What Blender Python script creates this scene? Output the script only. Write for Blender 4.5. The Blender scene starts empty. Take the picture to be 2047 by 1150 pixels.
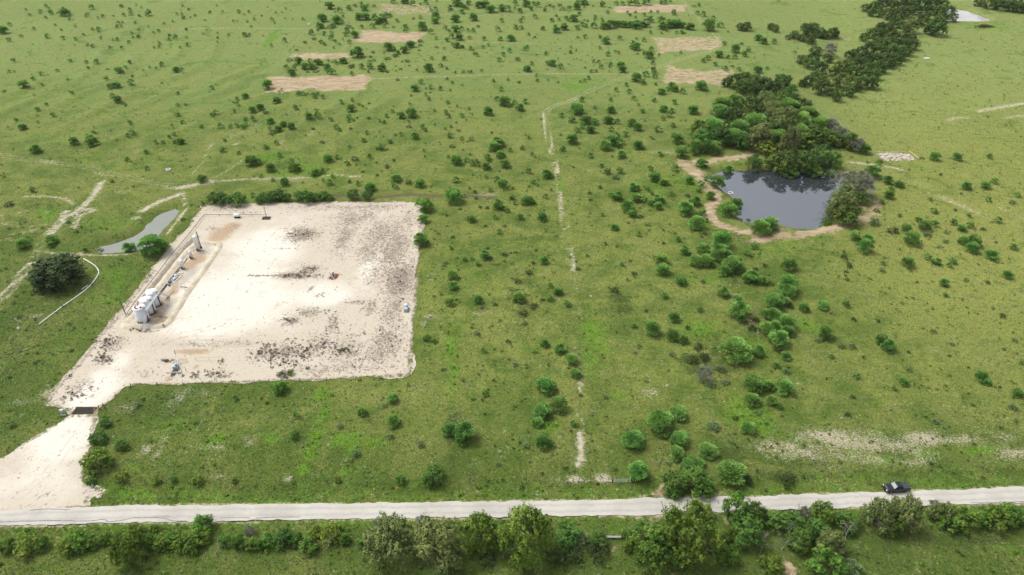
import bpy, bmesh, math, random
import numpy as np
from mathutils import Vector, Matrix

# ------------------------------------------------------------------ camera
SC = bpy.context.scene
COL = SC.collection
PITCH = math.radians(35.0)
CAM_H = 125.0
FPX = 1400.0                       # focal length in photograph pixels (2047 wide)
cam_d = bpy.data.cameras.new('camera')
cam_d.sensor_width = 36.0
cam_d.lens = FPX / 2047.0 * 36.0
cam_d.clip_start = 1.0
cam_d.clip_end = 30000.0
cam = bpy.data.objects.new('camera', cam_d)
cam.location = (0, 0, CAM_H)
cam.rotation_euler = (math.pi / 2 - PITCH, 0, 0)
COL.objects.link(cam)
SC.camera = cam

# ------------------------------------------------------------------ sky, sun, exposure
SUN_EL, SUN_AZ = math.radians(58), math.radians(-62)     # azimuth from +Y towards +X
W = bpy.data.worlds.new('World')
SC.world = W
W.use_nodes = True
nt = W.node_tree
sky = nt.nodes.new('ShaderNodeTexSky')
sky.sky_type = 'NISHITA'
sky.sun_disc = False
sky.sun_elevation = SUN_EL
sky.sun_rotation = SUN_AZ
sky.altitude = 100
sky.air_density = 1.0
sky.dust_density = 4.0
sky.ozone_density = 1.0
hs = nt.nodes.new('ShaderNodeHueSaturation')
hs.inputs['Saturation'].default_value = 0.30
bg = nt.nodes['Background']
bg.inputs['Strength'].default_value = 0.15
nt.links.new(sky.outputs[0], hs.inputs['Color'])
nt.links.new(hs.outputs[0], bg.inputs['Color'])

sun_d = bpy.data.lights.new('sun', 'SUN')
sun_d.energy = 1.5
sun_d.angle = math.radians(22)
sun_d.color = (1.0, 0.965, 0.90)
sun = bpy.data.objects.new('sun', sun_d)
sdir = Vector((math.sin(SUN_AZ) * math.cos(SUN_EL), math.cos(SUN_AZ) * math.cos(SUN_EL), math.sin(SUN_EL)))
sun.rotation_euler = sdir.to_track_quat('Z', 'Y').to_euler()
sun.location = (0, 0, 200)
COL.objects.link(sun)

vs = SC.view_settings
vs.view_transform = 'Standard'
vs.look = 'None'
vs.exposure = 0.64
vs.gamma = 1.0
vs.use_curve_mapping = False
SC.cycles.max_bounces = 5
SC.cycles.diffuse_bounces = 2
SC.cycles.glossy_bounces = 2
SC.cycles.transmission_bounces = 3
SC.cycles.volume_bounces = 0
SC.cycles.transparent_max_bounces = 4
SC.cycles.use_denoising = True

RNG = np.random.default_rng(7)
random.seed(7)
SP, CP = math.sin(PITCH), math.cos(PITCH)


# ------------------------------------------------------------------ survey: photograph pixel -> point on level ground
def at(px, py, z=0.0):
    u = (px - 1023.5) / FPX
    v = (py - 575.0) / FPX
    k = (CAM_H - z) / (SP + v * CP)
    return (u * k, (CP - v * SP) * k)


def m_per_px(py, z=0.0):
    v = (py - 575.0) / FPX
    return (CAM_H - z) / (SP + v * CP) / FPX


def ats(pts, z=0.0):
    return np.array([at(p[0], p[1], z) for p in pts])


# ------------------------------------------------------------------ small numeric tools
def smooth(a, b, x):
    t = np.clip((x - a) / (b - a), 0, 1)
    return t * t * (3 - 2 * t)


def in_poly(P, X, Y):
    P = np.asarray(P)
    ins = np.zeros(X.shape, bool)
    j = len(P) - 1
    for i in range(len(P)):
        xi, yi = P[i]
        xj, yj = P[j]
        if yi != yj:
            c = ((yi > Y) != (yj > Y)) & (X < (xj - xi) * (Y - yi) / (yj - yi) + xi)
            ins ^= c
        j = i
    return ins


def d_line(P, X, Y, closed=False):
    P = np.asarray(P)
    d = np.full(X.shape, 1e18)
    n = len(P)
    for i in range(n if closed else n - 1):
        ax, ay = P[i]
        bx, by = P[(i + 1) % n]
        dx, dy = bx - ax, by - ay
        L = dx * dx + dy * dy + 1e-12
        t = np.clip(((X - ax) * dx + (Y - ay) * dy) / L, 0, 1)
        d = np.minimum(d, (X - ax - t * dx) ** 2 + (Y - ay - t * dy) ** 2)
    return np.sqrt(d)


def sd_poly(P, X, Y):
    d = d_line(P, X, Y, True)
    return np.where(in_poly(P, X, Y), -d, d)


def catmull(P, step=2.0, closed=False):
    P = np.asarray(P, float)
    n = len(P)
    out = []
    for i in range(n if closed else n - 1):
        p1, p2 = P[i], P[(i + 1) % n]
        p0 = P[i - 1] if (closed or i > 0) else 2 * p1 - p2
        p3 = P[(i + 2) % n] if (closed or i + 2 < n) else 2 * p2 - p1
        k = max(2, int(np.linalg.norm(p2 - p1) / step))
        for s in range(k):
            t = s / k
            out.append(0.5 * ((2 * p1) + (-p0 + p2) * t + (2 * p0 - 5 * p1 + 4 * p2 - p3) * t * t + (-p0 + 3 * p1 - 3 * p2 + p3) * t ** 3))
    if not closed:
        out.append(P[-1])
    return np.array(out)


def vnoise(X, Y, s, seed=0):
    """smooth value noise, -1..1"""
    g = np.random.default_rng(seed).uniform(-1, 1, (64, 64))
    x, y = np.asarray(X) / s, np.asarray(Y) / s
    xi, yi = np.floor(x).astype(int), np.floor(y).astype(int)
    fx, fy = x - xi, y - yi
    fx, fy = fx * fx * (3 - 2 * fx), fy * fy * (3 - 2 * fy)
    a, b = g[xi % 64, yi % 64], g[(xi + 1) % 64, yi % 64]
    c, d = g[xi % 64, (yi + 1) % 64], g[(xi + 1) % 64, (yi + 1) % 64]
    return (a * (1 - fx) + b * fx) * (1 - fy) + (c * (1 - fx) + d * fx) * fy


# ------------------------------------------------------------------ outlines of the setting (surveyed)
PAD_PX = [(92, 803), (110, 772), (150, 727), (195, 672), (230, 632), (262, 592), (300, 542), (340, 492), (380, 450), (400, 420),
          (412, 409), (480, 407), (560, 405), (660, 403), (760, 404), (835, 404), (849, 412), (848, 440), (841, 500), (835, 560),
          (830, 620), (825, 680), (818, 750), (700, 757), (560, 763), (400, 768), (262, 771), (240, 786), (215, 806), (197, 816),
          (194, 829), (144, 831), (140, 822), (120, 815), (96, 808)]
PAD = ats(PAD_PX)
DRIVE_PX = [(143, 829), (193, 827), (187, 860), (178, 900), (168, 935), (164, 962), (178, 975), (205, 982), (196, 992), (170, 1000), (178, 1012),
            (60, 1024), (-160, 1030), (-160, 985), (0, 917), (40, 892), (85, 866), (120, 844)]
DRIVE = ats(DRIVE_PX)
ROAD_TOP = catmull(ats([(-260, 1032), (0, 1022), (190, 1013), (512, 1009), (1024, 1003), (1300, 997), (1536, 992), (1765, 984), (2047, 974), (2330, 962)]), 0.8)
ROAD_BOT = catmull(ats([(-260, 1062), (0, 1052), (250, 1046), (512, 1041), (1024, 1034), (1300, 1029), (1536, 1021), (1765, 1013), (2047, 1006), (2330, 998)]), 0.8)
ROAD_POLY = np.vstack([ROAD_TOP[::8], ROAD_BOT[::-8]])
POND1_PX = [(1415, 356), (1440, 345), (1490, 341), (1540, 341), (1600, 343), (1645, 346), (1675, 351), (1688, 366), (1690, 386), (1676, 405),
            (1662, 424), (1652, 444), (1636, 455), (1605, 459), (1575, 455), (1555, 448), (1528, 450), (1500, 447), (1474, 436), (1470, 420),
            (1474, 406), (1462, 394), (1446, 383), (1432, 370)]
POND2_PX = [(194, 505), (205, 492), (235, 485), (262, 475), (285, 460), (300, 445), (315, 431), (335, 422), (352, 419), (357, 428), (346, 442),
            (331, 456), (321, 468), (317, 480), (300, 492), (280, 500), (255, 503), (225, 506)]
POND3_PX = [(1890, 20), (1925, 21), (1950, 29), (1978, 39), (1968, 43), (1930, 43), (1890, 41)]
WZ1, WZ2, WZ3 = -0.9, -0.7, -0.5
POND1 = catmull(ats(POND1_PX, WZ1), 2.0, True)
POND2 = catmull(ats(POND2_PX, WZ2), 2.0, True)
POND3 = catmull(ats(POND3_PX, WZ3), 3.0, True)


def tp(col, row, s):
    """points read off an enlarged quarter-tile of the photograph"""
    ox, oy = (0, 512, 1024, 1535)[col], (0, 288, 575, 862)[row]
    return [(ox + x / 3.992, oy + y / 3.992) for x, y in s]


TERRACES = [catmull(ats(q), 4.0) for q in [
    tp(0, 0, [(-60, 810), (0, 790), (190, 720), (330, 645)]),
    tp(0, 0, [(-60, 940), (0, 915), (300, 780), (560, 670), (720, 560), (830, 400)]),
    tp(0, 0, [(200, 960), (420, 860), (640, 760), (830, 680), (1010, 560), (1070, 440)]),
    tp(0, 0, [(400, 1075), (500, 1020), (700, 920), (900, 820), (1080, 750), (1170, 735)]),
    tp(0, 0, [(700, 1240), (850, 1150), (1100, 1040), (1380, 910)]),
    tp(0, 0, [(1130, 600), (1400, 450), (1430, 330)]),
    tp(0, 0, [(1370, 630), (1620, 520), (1730, 350)]),
    tp(0, 0, [(1000, 1330), (1300, 1140), (1450, 1030), (1700, 940), (1900, 850), (2100, 760)]),
    tp(0, 0, [(980, 890), (1300, 770), (1420, 700)]),
    tp(0, 0, [(1740, 650), (2060, 525)]),
    tp(0, 0, [(1600, 800), (1850, 700), (1870, 660)]),
    tp(1, 0, [(-40, 1000), (150, 880), (380, 770), (460, 700)]),
    tp(1, 0, [(180, 1140), (420, 960), (620, 860), (860, 730)]),
    tp(1, 0, [(560, 1240), (740, 1060), (930, 900), (1080, 800)]),
    tp(1, 1, [(450, 340), (640, 250), (830, 110), (930, 10)]),
]]
GULLY = catmull(ats([(655, 391), (700, 391), (760, 393), (800, 390), (830, 388), (870, 391), (930, 390), (990, 394)]), 1.5)


def HGT(X, Y):
    X, Y = np.asarray(X, float), np.asarray(Y, float)
    shp = X.shape
    X, Y = X.ravel(), Y.ravel()
    dp = np.minimum(np.minimum(sd_poly(PAD, X, Y), sd_poly(DRIVE, X, Y)), sd_poly(ROAD_POLY, X, Y))
    flat = smooth(2, 30, dp)
    Xc, Yc = np.clip(X, -900, 900), np.clip(Y, -200, 1200)
    h = (0.55 * vnoise(Xc, Yc, 61, 1) + 0.18 * vnoise(Xc, Yc, 17, 2)) * flat
    h = h + 0.05 * vnoise(Xc, Yc, 4.1, 3) * smooth(1, 5, dp)
    for T in TERRACES:
        d = d_line(T, X, Y)
        h = h + 0.75 * np.exp(-(d / 3.2) ** 2) - 0.25 * np.exp(-((d - 7) / 3.0) ** 2)
    for P, wz, slope in ((POND1, WZ1, 0.42), (POND2, WZ2, 0.35), (POND3, WZ3, 0.3)):
        lo, hi = P.min(0) - 20, P.max(0) + 20
        k = (X > lo[0]) & (X < hi[0]) & (Y > lo[1]) & (Y < hi[1])
        if not k.any():
            continue
        sd = sd_poly(P, X[k], Y[k]) + 0.7 * vnoise(X[k], Y[k], 2.6, 4)
        prof = wz + np.clip(slope * sd, -1.4, 1.25)
        t = smooth(2.5, 13, sd)
        h[k] = prof * (1 - t) + h[k] * t
    # roadside ditches
    for R, o in ((ROAD_TOP[::6], 3.2), (ROAD_BOT[::6], 3.2)):
        d = d_line(R, X, Y)
        k = sd_poly(ROAD_POLY, X, Y) > 0.3
        away = smooth(0, 4, sd_poly(DRIVE, X, Y))
        h = h - 0.35 * np.exp(-((d - o) / 1.6) ** 2) * k * away
    g = d_line(GULLY, X, Y)
    h = h - 0.7 * np.exp(-(g / 1.0) ** 2)
    return h.reshape(shp)


def hz(x, y):
    return float(HGT(np.array([x]), np.array([y]))[0])


# ------------------------------------------------------------------ node helpers
class NB:
    def __init__(self, name):
        self.m = bpy.data.materials.new(name)
        self.m.use_nodes = True
        self.t = self.m.node_tree
        self.b = self.t.nodes['Principled BSDF']

    def n(self, typ, **kw):
        o = self.t.nodes.new(typ)
        for k, v in kw.items():
            if k in o.inputs:
                o.inputs[k].default_value = v
            else:
                setattr(o, k, v)
        return o

    def l(self, a, b):
        self.t.links.new(a, b)

    def pos(self):
        return self.n('ShaderNodeTexCoord').outputs['Object']

    def noise(self, scale, detail=3, rough=0.55, vec=None, dist=0.0):
        o = self.n('ShaderNodeTexNoise')
        o.inputs['Scale'].default_value = scale
        o.inputs['Detail'].default_value = detail
        o.inputs['Roughness'].default_value = rough
        o.inputs['Distortion'].default_value = dist
        if vec is not None:
            self.l(vec, o.inputs['Vector'])
        return o.outputs['Fac']

    def attr(self, name, typ='GEOMETRY'):
        o = self.n('ShaderNodeAttribute')
        o.attribute_type = typ
        o.attribute_name = name
        return o.outputs['Fac']

    def math(self, op, a, b=None, c=None):
        o = self.n('ShaderNodeMath', operation=op)
        for i, v in enumerate((a, b, c)):
            if v is None:
                continue
            if isinstance(v, (int, float)):
                o.inputs[i].default_value = v
            else:
                self.l(v, o.inputs[i])
        return o.outputs[0]

    def ramp(self, v, lo, hi, a=0.0, b=1.0, kind='SMOOTHSTEP'):
        o = self.n('ShaderNodeMapRange', interpolation_type=kind)
        self.l(v, o.inputs['Value'])
        for nme, x in (('From Min', lo), ('From Max', hi), ('To Min', a), ('To Max', b)):
            o.inputs[nme].default_value = x
        return o.outputs[0]

    def mix(self, f, a, b, kind='MIX'):
        o = self.n('ShaderNodeMix', data_type='RGBA', blend_type=kind)
        if isinstance(f, (int, float)):
            o.inputs[0].default_value = f
        else:
            self.l(f, o.inputs[0])
        for i, v in ((6, a), (7, b)):
            if isinstance(v, tuple):
                o.inputs[i].default_value = (*v, 1)
            else:
                self.l(v, o.inputs[i])
        return o.outputs[2]

    def gain(self, col, f):
        """colour times scalar socket"""
        o = self.n('ShaderNodeVectorMath', operation='SCALE')
        self.l(col, o.inputs[0])
        if isinstance(f, (int, float)):
            o.inputs['Scale'].default_value = f
        else:
            self.l(f, o.inputs['Scale'])
        return o.outputs[0]

    def bump(self, h, strength, dist):
        o = self.n('ShaderNodeBump')
        o.inputs['Strength'].default_value = strength
        o.inputs['Distance'].default_value = dist
        self.l(h, o.inputs['Height'])
        self.l(o.outputs[0], self.b.inputs['Normal'])

    def done(self, col, rough=0.9, spec=0.2, metal=0.0):
        if isinstance(col, tuple):
            self.b.inputs['Base Color'].default_value = (*col, 1)
        else:
            self.l(col, self.b.inputs['Base Color'])
        self.b.inputs['Roughness'].default_value = rough
        self.b.inputs['Specular IOR Level'].default_value = spec
        self.b.inputs['Metallic'].default_value = metal
        return self.m


def plain(name, col, rough=0.6, spec=0.3, metal=0.0, var=0.12, scale=3.0):
    q = NB(name)
    f = q.ramp(q.noise(scale, 4, 0.6, q.pos()), 0.3, 0.7, 1 - var, 1 + var)
    c = q.n('ShaderNodeRGB')
    c.outputs[0].default_value = (*col, 1)
    return q.done(q.gain(c.outputs[0], f), rough, spec, metal)


# ------------------------------------------------------------------ mesh helpers
def mesh_np(name, V, F, mat=None, attrs=None, smooth_f=False):
    """V (n,3), F (m,k) with equal-size faces"""
    me = bpy.data.meshes.new(name)
    V = np.asarray(V, np.float32)
    F = np.asarray(F, np.int32)
    me.vertices.add(len(V))
    me.vertices.foreach_set('co', V.ravel())
    k = F.shape[1]
    me.loops.add(F.size)
    me.loops.foreach_set('vertex_index', F.ravel())
    me.polygons.add(len(F))
    me.polygons.foreach_set('loop_start', np.arange(0, F.size, k, dtype=np.int32))
    me.polygons.foreach_set('loop_total', np.full(len(F), k, np.int32))
    if smooth_f:
        me.polygons.foreach_set('use_smooth', np.ones(len(F), bool))
    me.update(calc_edges=True)
    for n, a in (attrs or {}).items():
        at_ = me.attributes.new(n, 'FLOAT', 'POINT')
        at_.data.foreach_set('value', np.asarray(a, np.float32).ravel())
    if mat:
        me.materials.append(mat)
    return me


def link(name, me, parent=None, loc=None):
    o = bpy.data.objects.new(name, me)
    COL.objects.link(o)
    if parent is not None:
        o.parent = parent
    if loc is not None:
        o.location = loc
    return o


def tag(o, label=None, cat=None, group=None, kind=None):
    for k, v in (('label', label), ('category', cat), ('group', group), ('kind', kind)):
        if v:
            o[k] = v
    return o


def thing(name, label, cat, loc=(0, 0, 0), rz=0.0, group=None):
    o = bpy.data.objects.new(name, None)
    o.empty_display_size = 0.3
    COL.objects.link(o)
    o.location = loc
    o.rotation_euler = (0, 0, rz)
    return tag(o, label, cat, group)


class MB:
    """collects boxes, tubes, cylinders; build() links ONE mesh"""
    def __init__(self):
        self.v, self.f = [], []

    def add(self, V, F):
        o = len(self.v)
        self.v += [tuple(p) for p in V]
        self.f += [tuple(i + o for i in q) for q in F]
        return self

    def box(self, a, b):
        x0, y0, z0 = a
        x1, y1, z1 = b
        return self.add([(x0, y0, z0), (x1, y0, z0), (x1, y1, z0), (x0, y1, z0), (x0, y0, z1), (x1, y0, z1), (x1, y1, z1), (x0, y1, z1)],
                        [(0, 3, 2, 1), (4, 5, 6, 7), (0, 1, 5, 4), (1, 2, 6, 5), (2, 3, 7, 6), (3, 0, 4, 7)])

    def tube(self, pts, rad, seg=6, cap=True):
        pts = [Vector(p) for p in pts]
        if not isinstance(rad, (list, tuple)):
            rad = [rad] * len(pts)
        V, F = [], []
        for i, p in enumerate(pts):
            t = (pts[min(i + 1, len(pts) - 1)] - pts[max(i - 1, 0)]).normalized()
            a = Vector((0, 0, 1)) if abs(t.z) < 0.9 else Vector((1, 0, 0))
            u = t.cross(a).normalized()
            w = t.cross(u)
            for s in range(seg):
                an = 2 * math.pi * s / seg
                V.append(p + (u * math.cos(an) + w * math.sin(an)) * rad[i])
        for i in range(len(pts) - 1):
            for s in range(seg):
                s2 = (s + 1) % seg
                F.append((i * seg + s, i * seg + s2, (i + 1) * seg + s2, (i + 1) * seg + s))
        if cap:
            F.append(tuple(range(seg)))
            F.append(tuple(range((len(pts) - 1) * seg, len(pts) * seg))[::-1])
        return self.add(V, F)

    def lathe(self, prof, seg=24, c=(0, 0, 0)):
        V, F = [], []
        for r, z in prof:
            for s in range(seg):
                an = 2 * math.pi * s / seg
                V.append((c[0] + r * math.cos(an), c[1] + r * math.sin(an), c[2] + z))
        for i in range(len(prof) - 1):
            for s in range(seg):
                s2 = (s + 1) % seg
                F.append((i * seg + s, i * seg + s2, (i + 1) * seg + s2, (i + 1) * seg + s))
        F.append(tuple(range(seg))[::-1])
        F.append(tuple(range((len(prof) - 1) * seg, len(prof) * seg)))
        return self.add(V, F)

    def prism(self, prof, y0, y1):
        """profile in x-z pushed from y0 to y1"""
        n = len(prof)
        V = [(x, y0, z) for x, z in prof] + [(x, y1, z) for x, z in prof]
        F = [tuple(range(n)), tuple(range(n, 2 * n))[::-1]] + [(i, i + n, (i + 1) % n + n, (i + 1) % n) for i in range(n)]
        return self.add(V, F)

    def build(self, name, mat, parent=None, bevel=0.0, smooth_f=False, loc=None):
        me = bpy.data.meshes.new(name)
        me.from_pydata(self.v, [], self.f)
        bm = bmesh.new()
        bm.from_mesh(me)
        bmesh.ops.recalc_face_normals(bm, faces=bm.faces)
        if bevel:
            bmesh.ops.bevel(bm, geom=[e for e in bm.edges if e.calc_face_angle(0) > 0.5], offset=bevel, segments=2, affect='EDGES')
        if smooth_f:
            for f in bm.faces:
                f.smooth = len(f.verts) < 5
        bm.to_mesh(me)
        bm.free()
        me.materials.append(mat)
        return link(name, me, parent, loc)


def sheet(name, poly, step, dz, mat, attr_fn=None, rag=0.0, seed=0, zfix=None, conform=True):
    """a surface that fills an outline: grid inside, rim drawn onto the (ragged) outline"""
    P = catmull(poly, 1.2, True) if rag else np.asarray(poly)
    if rag:
        P = P + rag * np.stack([vnoise(P[:, 0], P[:, 1], 1.7, seed), vnoise(P[:, 0], P[:, 1], 1.7, seed + 1)], 1)
        P = P + rag * 0.8 * np.stack([vnoise(P[:, 0], P[:, 1], 6.3, seed + 2), vnoise(P[:, 0], P[:, 1], 6.3, seed + 3)], 1)
    lo, hi = P.min(0) - step, P.max(0) + step
    xs, ys = np.arange(lo[0], hi[0], step), np.arange(lo[1], hi[1], step)
    X, Y = np.meshgrid(xs, ys, indexing='ij')
    ins = in_poly(P, X, Y)
    nx, ny = X.shape
    cell = ins[:-1, :-1] | ins[1:, :-1] | ins[:-1, 1:] | ins[1:, 1:]
    idx = np.arange(nx * ny).reshape(nx, ny)
    F = np.stack([idx[:-1, :-1][cell], idx[1:, :-1][cell], idx[1:, 1:][cell], idx[:-1, 1:][cell]], 1)
    used = np.unique(F)
    mp = np.full(nx * ny, -1)
    mp[used] = np.arange(len(used))
    F = mp[F]
    x, y, ii = X.ravel()[used].copy(), Y.ravel()[used].copy(), ins.ravel()[used]
    out = np.where(~ii)[0]
    Q = np.vstack([P, P[:1]])
    A, B = Q[:-1], Q[1:]
    D = B - A
    LL = (D ** 2).sum(1) + 1e-9
    for i in out:
        p = np.array([x[i], y[i]])
        t = np.clip(((p - A) * D).sum(1) / LL, 0, 1)
        c = A + t[:, None] * D
        j = ((c - p) ** 2).sum(1).argmin()
        x[i], y[i] = c[j]
    z = np.full(len(x), zfix) if zfix is not None else HGT(x, y) + dz
    me = mesh_np(name, np.stack([x, y, z], 1), F, mat, attr_fn(x, y) if attr_fn else None, True)
    return link(name, me)


def blobs(X, Y, L, p=2.0):
    """sum of soft patches given in photograph pixels: (px, py, rx, ry, amount)"""
    out = np.zeros(X.shape)
    for px, py, rx, ry, a in L:
        cx, cy = at(px, py)
        wx = rx * m_per_px(py)
        wy = abs(at(px, py - ry)[1] - at(px, py + ry)[1]) / 2
        d2 = ((X - cx) / wx) ** 2 + ((Y - cy) / wy) ** 2
        out = np.maximum(out, a * np.exp(-0.9 * d2 ** (p / 2)))
    return out


def lines(X, Y, L):
    """soft bands along surveyed lines: (pixel points, half width m, amount, ruts)"""
    out = np.zeros(X.shape)
    for pts, hw, a, rut in L:
        P = catmull(ats(pts), 3.0)
        lo, hi = P.min(0) - 12, P.max(0) + 12
        k = (X > lo[0]) & (X < hi[0]) & (Y > lo[1]) & (Y < hi[1])
        if not k.any():
            continue
        d = d_line(P, X[k], Y[k])
        if rut:
            d = np.abs(d - rut)
        out[k] = np.maximum(out[k], a * np.exp(-(d / hw) ** 2))
    return out

# ------------------------------------------------------------------ ground material
TRACKS = [
    ([(1365, 5), (1400, 40), (1432, 72), (1438, 88), (1422, 102), (1350, 122), (1310, 137)], 0.8, 0.6, 1.1),
    ([(1310, 137), (1260, 150), (1200, 172), (1150, 197)], 0.9, 0.55, 1.1),
    ([(1150, 197), (1110, 212), (1092, 222), (1090, 235), (1093, 255), (1098, 285), (1104, 305)], 0.6, 0.8, 1.0),
    ([(1104, 305), (1112, 335), (1116, 360), (1120, 400), (1127, 440), (1133, 480)], 0.5, 0.5, 0.95),
    ([(1108, 326), (1113, 345)], 0.7, 0.85, 0.9), ([(1117, 385), (1122, 415)], 0.6, 0.75, 0.9), ([(1122, 425), (1132, 455)], 0.55, 0.65, 0.9),
    ([(1133, 480), (1142, 540), (1155, 650), (1160, 750), (1162, 820), (1158, 860), (1160, 895)], 0.5, 0.42, 0.9),
    ([(1137, 500), (1143, 540)], 0.7, 0.7, 0.9), ([(1161, 760), (1160, 778)], 0.9, 0.7, 0), ([(1160, 868), (1161, 900), (1158, 930)], 1.2, 0.9, 0),
    ([(738, 159), (900, 154), (1100, 148), (1270, 146)], 1.2, 0.62, 0), ([(905, 79), (1024, 86), (1280, 93)], 1.1, 0.55, 0),
    ([(850, 29), (1024, 30), (1230, 27)], 1.5, 0.5, 0), ([(330, 59), (512, 58), (620, 57)], 1.3, 0.6, 0),
    ([(-20, 306), (50, 318), (150, 331), (215, 346), (260, 357), (330, 370), (375, 371)], 0.7, 0.55, 1.2),
    ([(85, 322), (110, 327)], 1.6, 0.6, 0), ([(190, 347), (212, 352)], 1.4, 0.6, 0),
    ([(330, 378), (362, 374), (400, 367), (450, 362), (512, 358), (560, 356), (640, 352), (720, 350)], 1.3, 0.68, 0),
    ([(360, 376), (395, 369), (420, 364)], 2.2, 0.95, 0),
    ([(425, 285), (412, 308), (402, 330), (380, 352)], 0.7, 0.62, 0), ([(485, 320), (445, 348), (415, 361)], 0.8, 0.6, 0),
    ([(520, 250), (470, 270), (440, 285), (425, 288)], 0.8, 0.45, 0.9), ([(490, 212), (470, 235), (455, 260)], 0.6, 0.4, 0.8),
    ([(603, 240), (590, 262)], 0.5, 0.5, 0.8),
    ([(845, 735), (872, 700), (884, 660), (872, 630), (858, 600)], 0.3, 0.42, 0), ([(1000, 470), (985, 520), (1010, 580), (1000, 640)], 0.25, 0.36, 0), ([(1220, 430), (1235, 520), (1290, 580), (1330, 640), (1350, 720)], 0.3, 0.36, 0),
    ([(1560, 500), (1640, 560), (1740, 600), (1830, 680), (1960, 720), (2060, 760)], 0.3, 0.36, 0), ([(1700, 460), (1800, 520), (1930, 560), (2060, 570)], 0.28, 0.34, 0), ([(300, 330), (260, 280), (200, 240), (120, 220), (0, 190)], 0.35, 0.36, 0),
    ([(640, 330), (700, 290), (780, 240), (860, 215), (960, 205)], 0.3, 0.34, 0), ([(420, 790), (410, 840), (380, 900), (360, 950)], 0.35, 0.36, 0.9), ([(1050, 560), (1060, 640), (1050, 720), (1020, 800), (1000, 900)], 0.28, 0.34, 0),
    ([(60, 640), (110, 700), (90, 770), (40, 830)], 0.3, 0.34, 0), ([(1880, 300), (1900, 250), (1850, 180), (1800, 140)], 0.4, 0.34, 1.0),
    ([(362, 388), (345, 395), (318, 406), (298, 416), (285, 424)], 1.9, 0.95, 0), ([(268, 437), (275, 438)], 1.6, 0.9, 0),
    ([(366, 386), (369, 398), (376, 408), (370, 425), (350, 448), (334, 470)], 0.55, 0.85, 0), ([(364, 400), (366, 415), (352, 440)], 0.5, 0.7, 0),
    ([(75, 503), (120, 507), (170, 511), (220, 513), (270, 507)], 1.0, 0.7, 0), ([(140, 510), (220, 512)], 1.6, 0.6, 0),
    ([(204, 366), (190, 388), (172, 408), (155, 422), (148, 430)], 1.7, 0.98, 0), ([(150, 424), (180, 418), (187, 422), (160, 432), (150, 455)], 1.5, 0.8, 0),
    ([(50, 394), (80, 394), (115, 396), (138, 403), (146, 410)], 1.1, 0.75, 0),
    ([(132, 426), (122, 445), (98, 468)], 1.1, 0.95, 0.7), ([(98, 468), (80, 492), (60, 530), (35, 565)], 0.8, 0.45, 1.0),
    ([(60, 530), (35, 562), (10, 590), (-20, 615)], 0.8, 0.85, 1.0), ([(230, 385), (262, 383)], 1.2, 0.55, 0),
    ([(1780, 350), (1830, 368), (1870, 388), (1910, 405), (1960, 428), (2047, 462)], 0.9, 0.5, 1.6), ([(1880, 393), (1955, 426)], 1.8, 0.62, 0),
    ([(1955, 224), (1985, 218), (2047, 207)], 2.2, 0.8, 0), ([(1895, 241), (1915, 236), (1936, 237)], 1.8, 0.7, 0), ([(2010, 238), (2047, 232)], 2.2, 0.6, 0),
    ([(2000, 415), (2047, 438)], 1.6, 0.5, 0), ([(1700, 326), (1740, 331), (1765, 334)], 1.6, 0.85, 0), ([(1758, 333), (1785, 336), (1806, 341)], 1.3, 0.9, 0),
    ([(845, 690), (850, 715)], 0.5, 0.4, 0), ([(857, 585), (850, 625), (848, 650)], 0.4, 0.5, 0), ([(1670, 450), (1700, 446)], 1.2, 0.4, 0),
    ([(1520, 20), (1560, 80), (1640, 190), (1700, 270)], 0.8, 0.25, 1.4), ([(610, 60), (590, 85), (555, 130)], 0.5, 0.35, 0.9),
]
PATH1 = [([(1368, 328), (1388, 345), (1402, 358)], 4.2, 0.95, 0), ([(1402, 358), (1412, 375), (1432, 392), (1428, 405), (1416, 420), (1418, 434)], 2.9, 0.98, 0),
         ([(1418, 434), (1434, 447), (1470, 462), (1505, 470), (1522, 480)], 2.6, 0.95, 0), ([(1515, 482), (1560, 474), (1600, 471), (1650, 463), (1690, 452), (1725, 440)], 2.9, 0.98, 0),
         ([(1725, 440), (1745, 428), (1752, 405)], 2.3, 0.75, 0), ([(1395, 327), (1440, 321), (1480, 315), (1512, 308)], 3.4, 0.9, 0),
         ([(1560, 312), (1605, 318)], 2.3, 0.8, 0), ([(1680, 345), (1695, 350)], 2.3, 0.8, 0)]
PLOTS = [ats(q) for q in [
    [(541, 153), (738, 152), (727, 181), (620, 180), (535, 183)], [(580, 106), (699, 104), (696, 117), (585, 117)],
    [(722, 60), (846, 66), (834, 83), (712, 85)], [(1222, 12), (1368, 11), (1372, 24), (1232, 26)],
    [(1307, 75), (1436, 75), (1440, 94), (1400, 103), (1318, 106)], [(1330, 128), (1362, 140), (1465, 143), (1450, 173), (1400, 171), (1330, 164)],
    [(760, 8), (866, 10), (860, 28), (750, 28)]]]
PLOT_AMT = [0.98, 0.9, 0.98, 0.95, 0.75, 0.75, 0.55]
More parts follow.
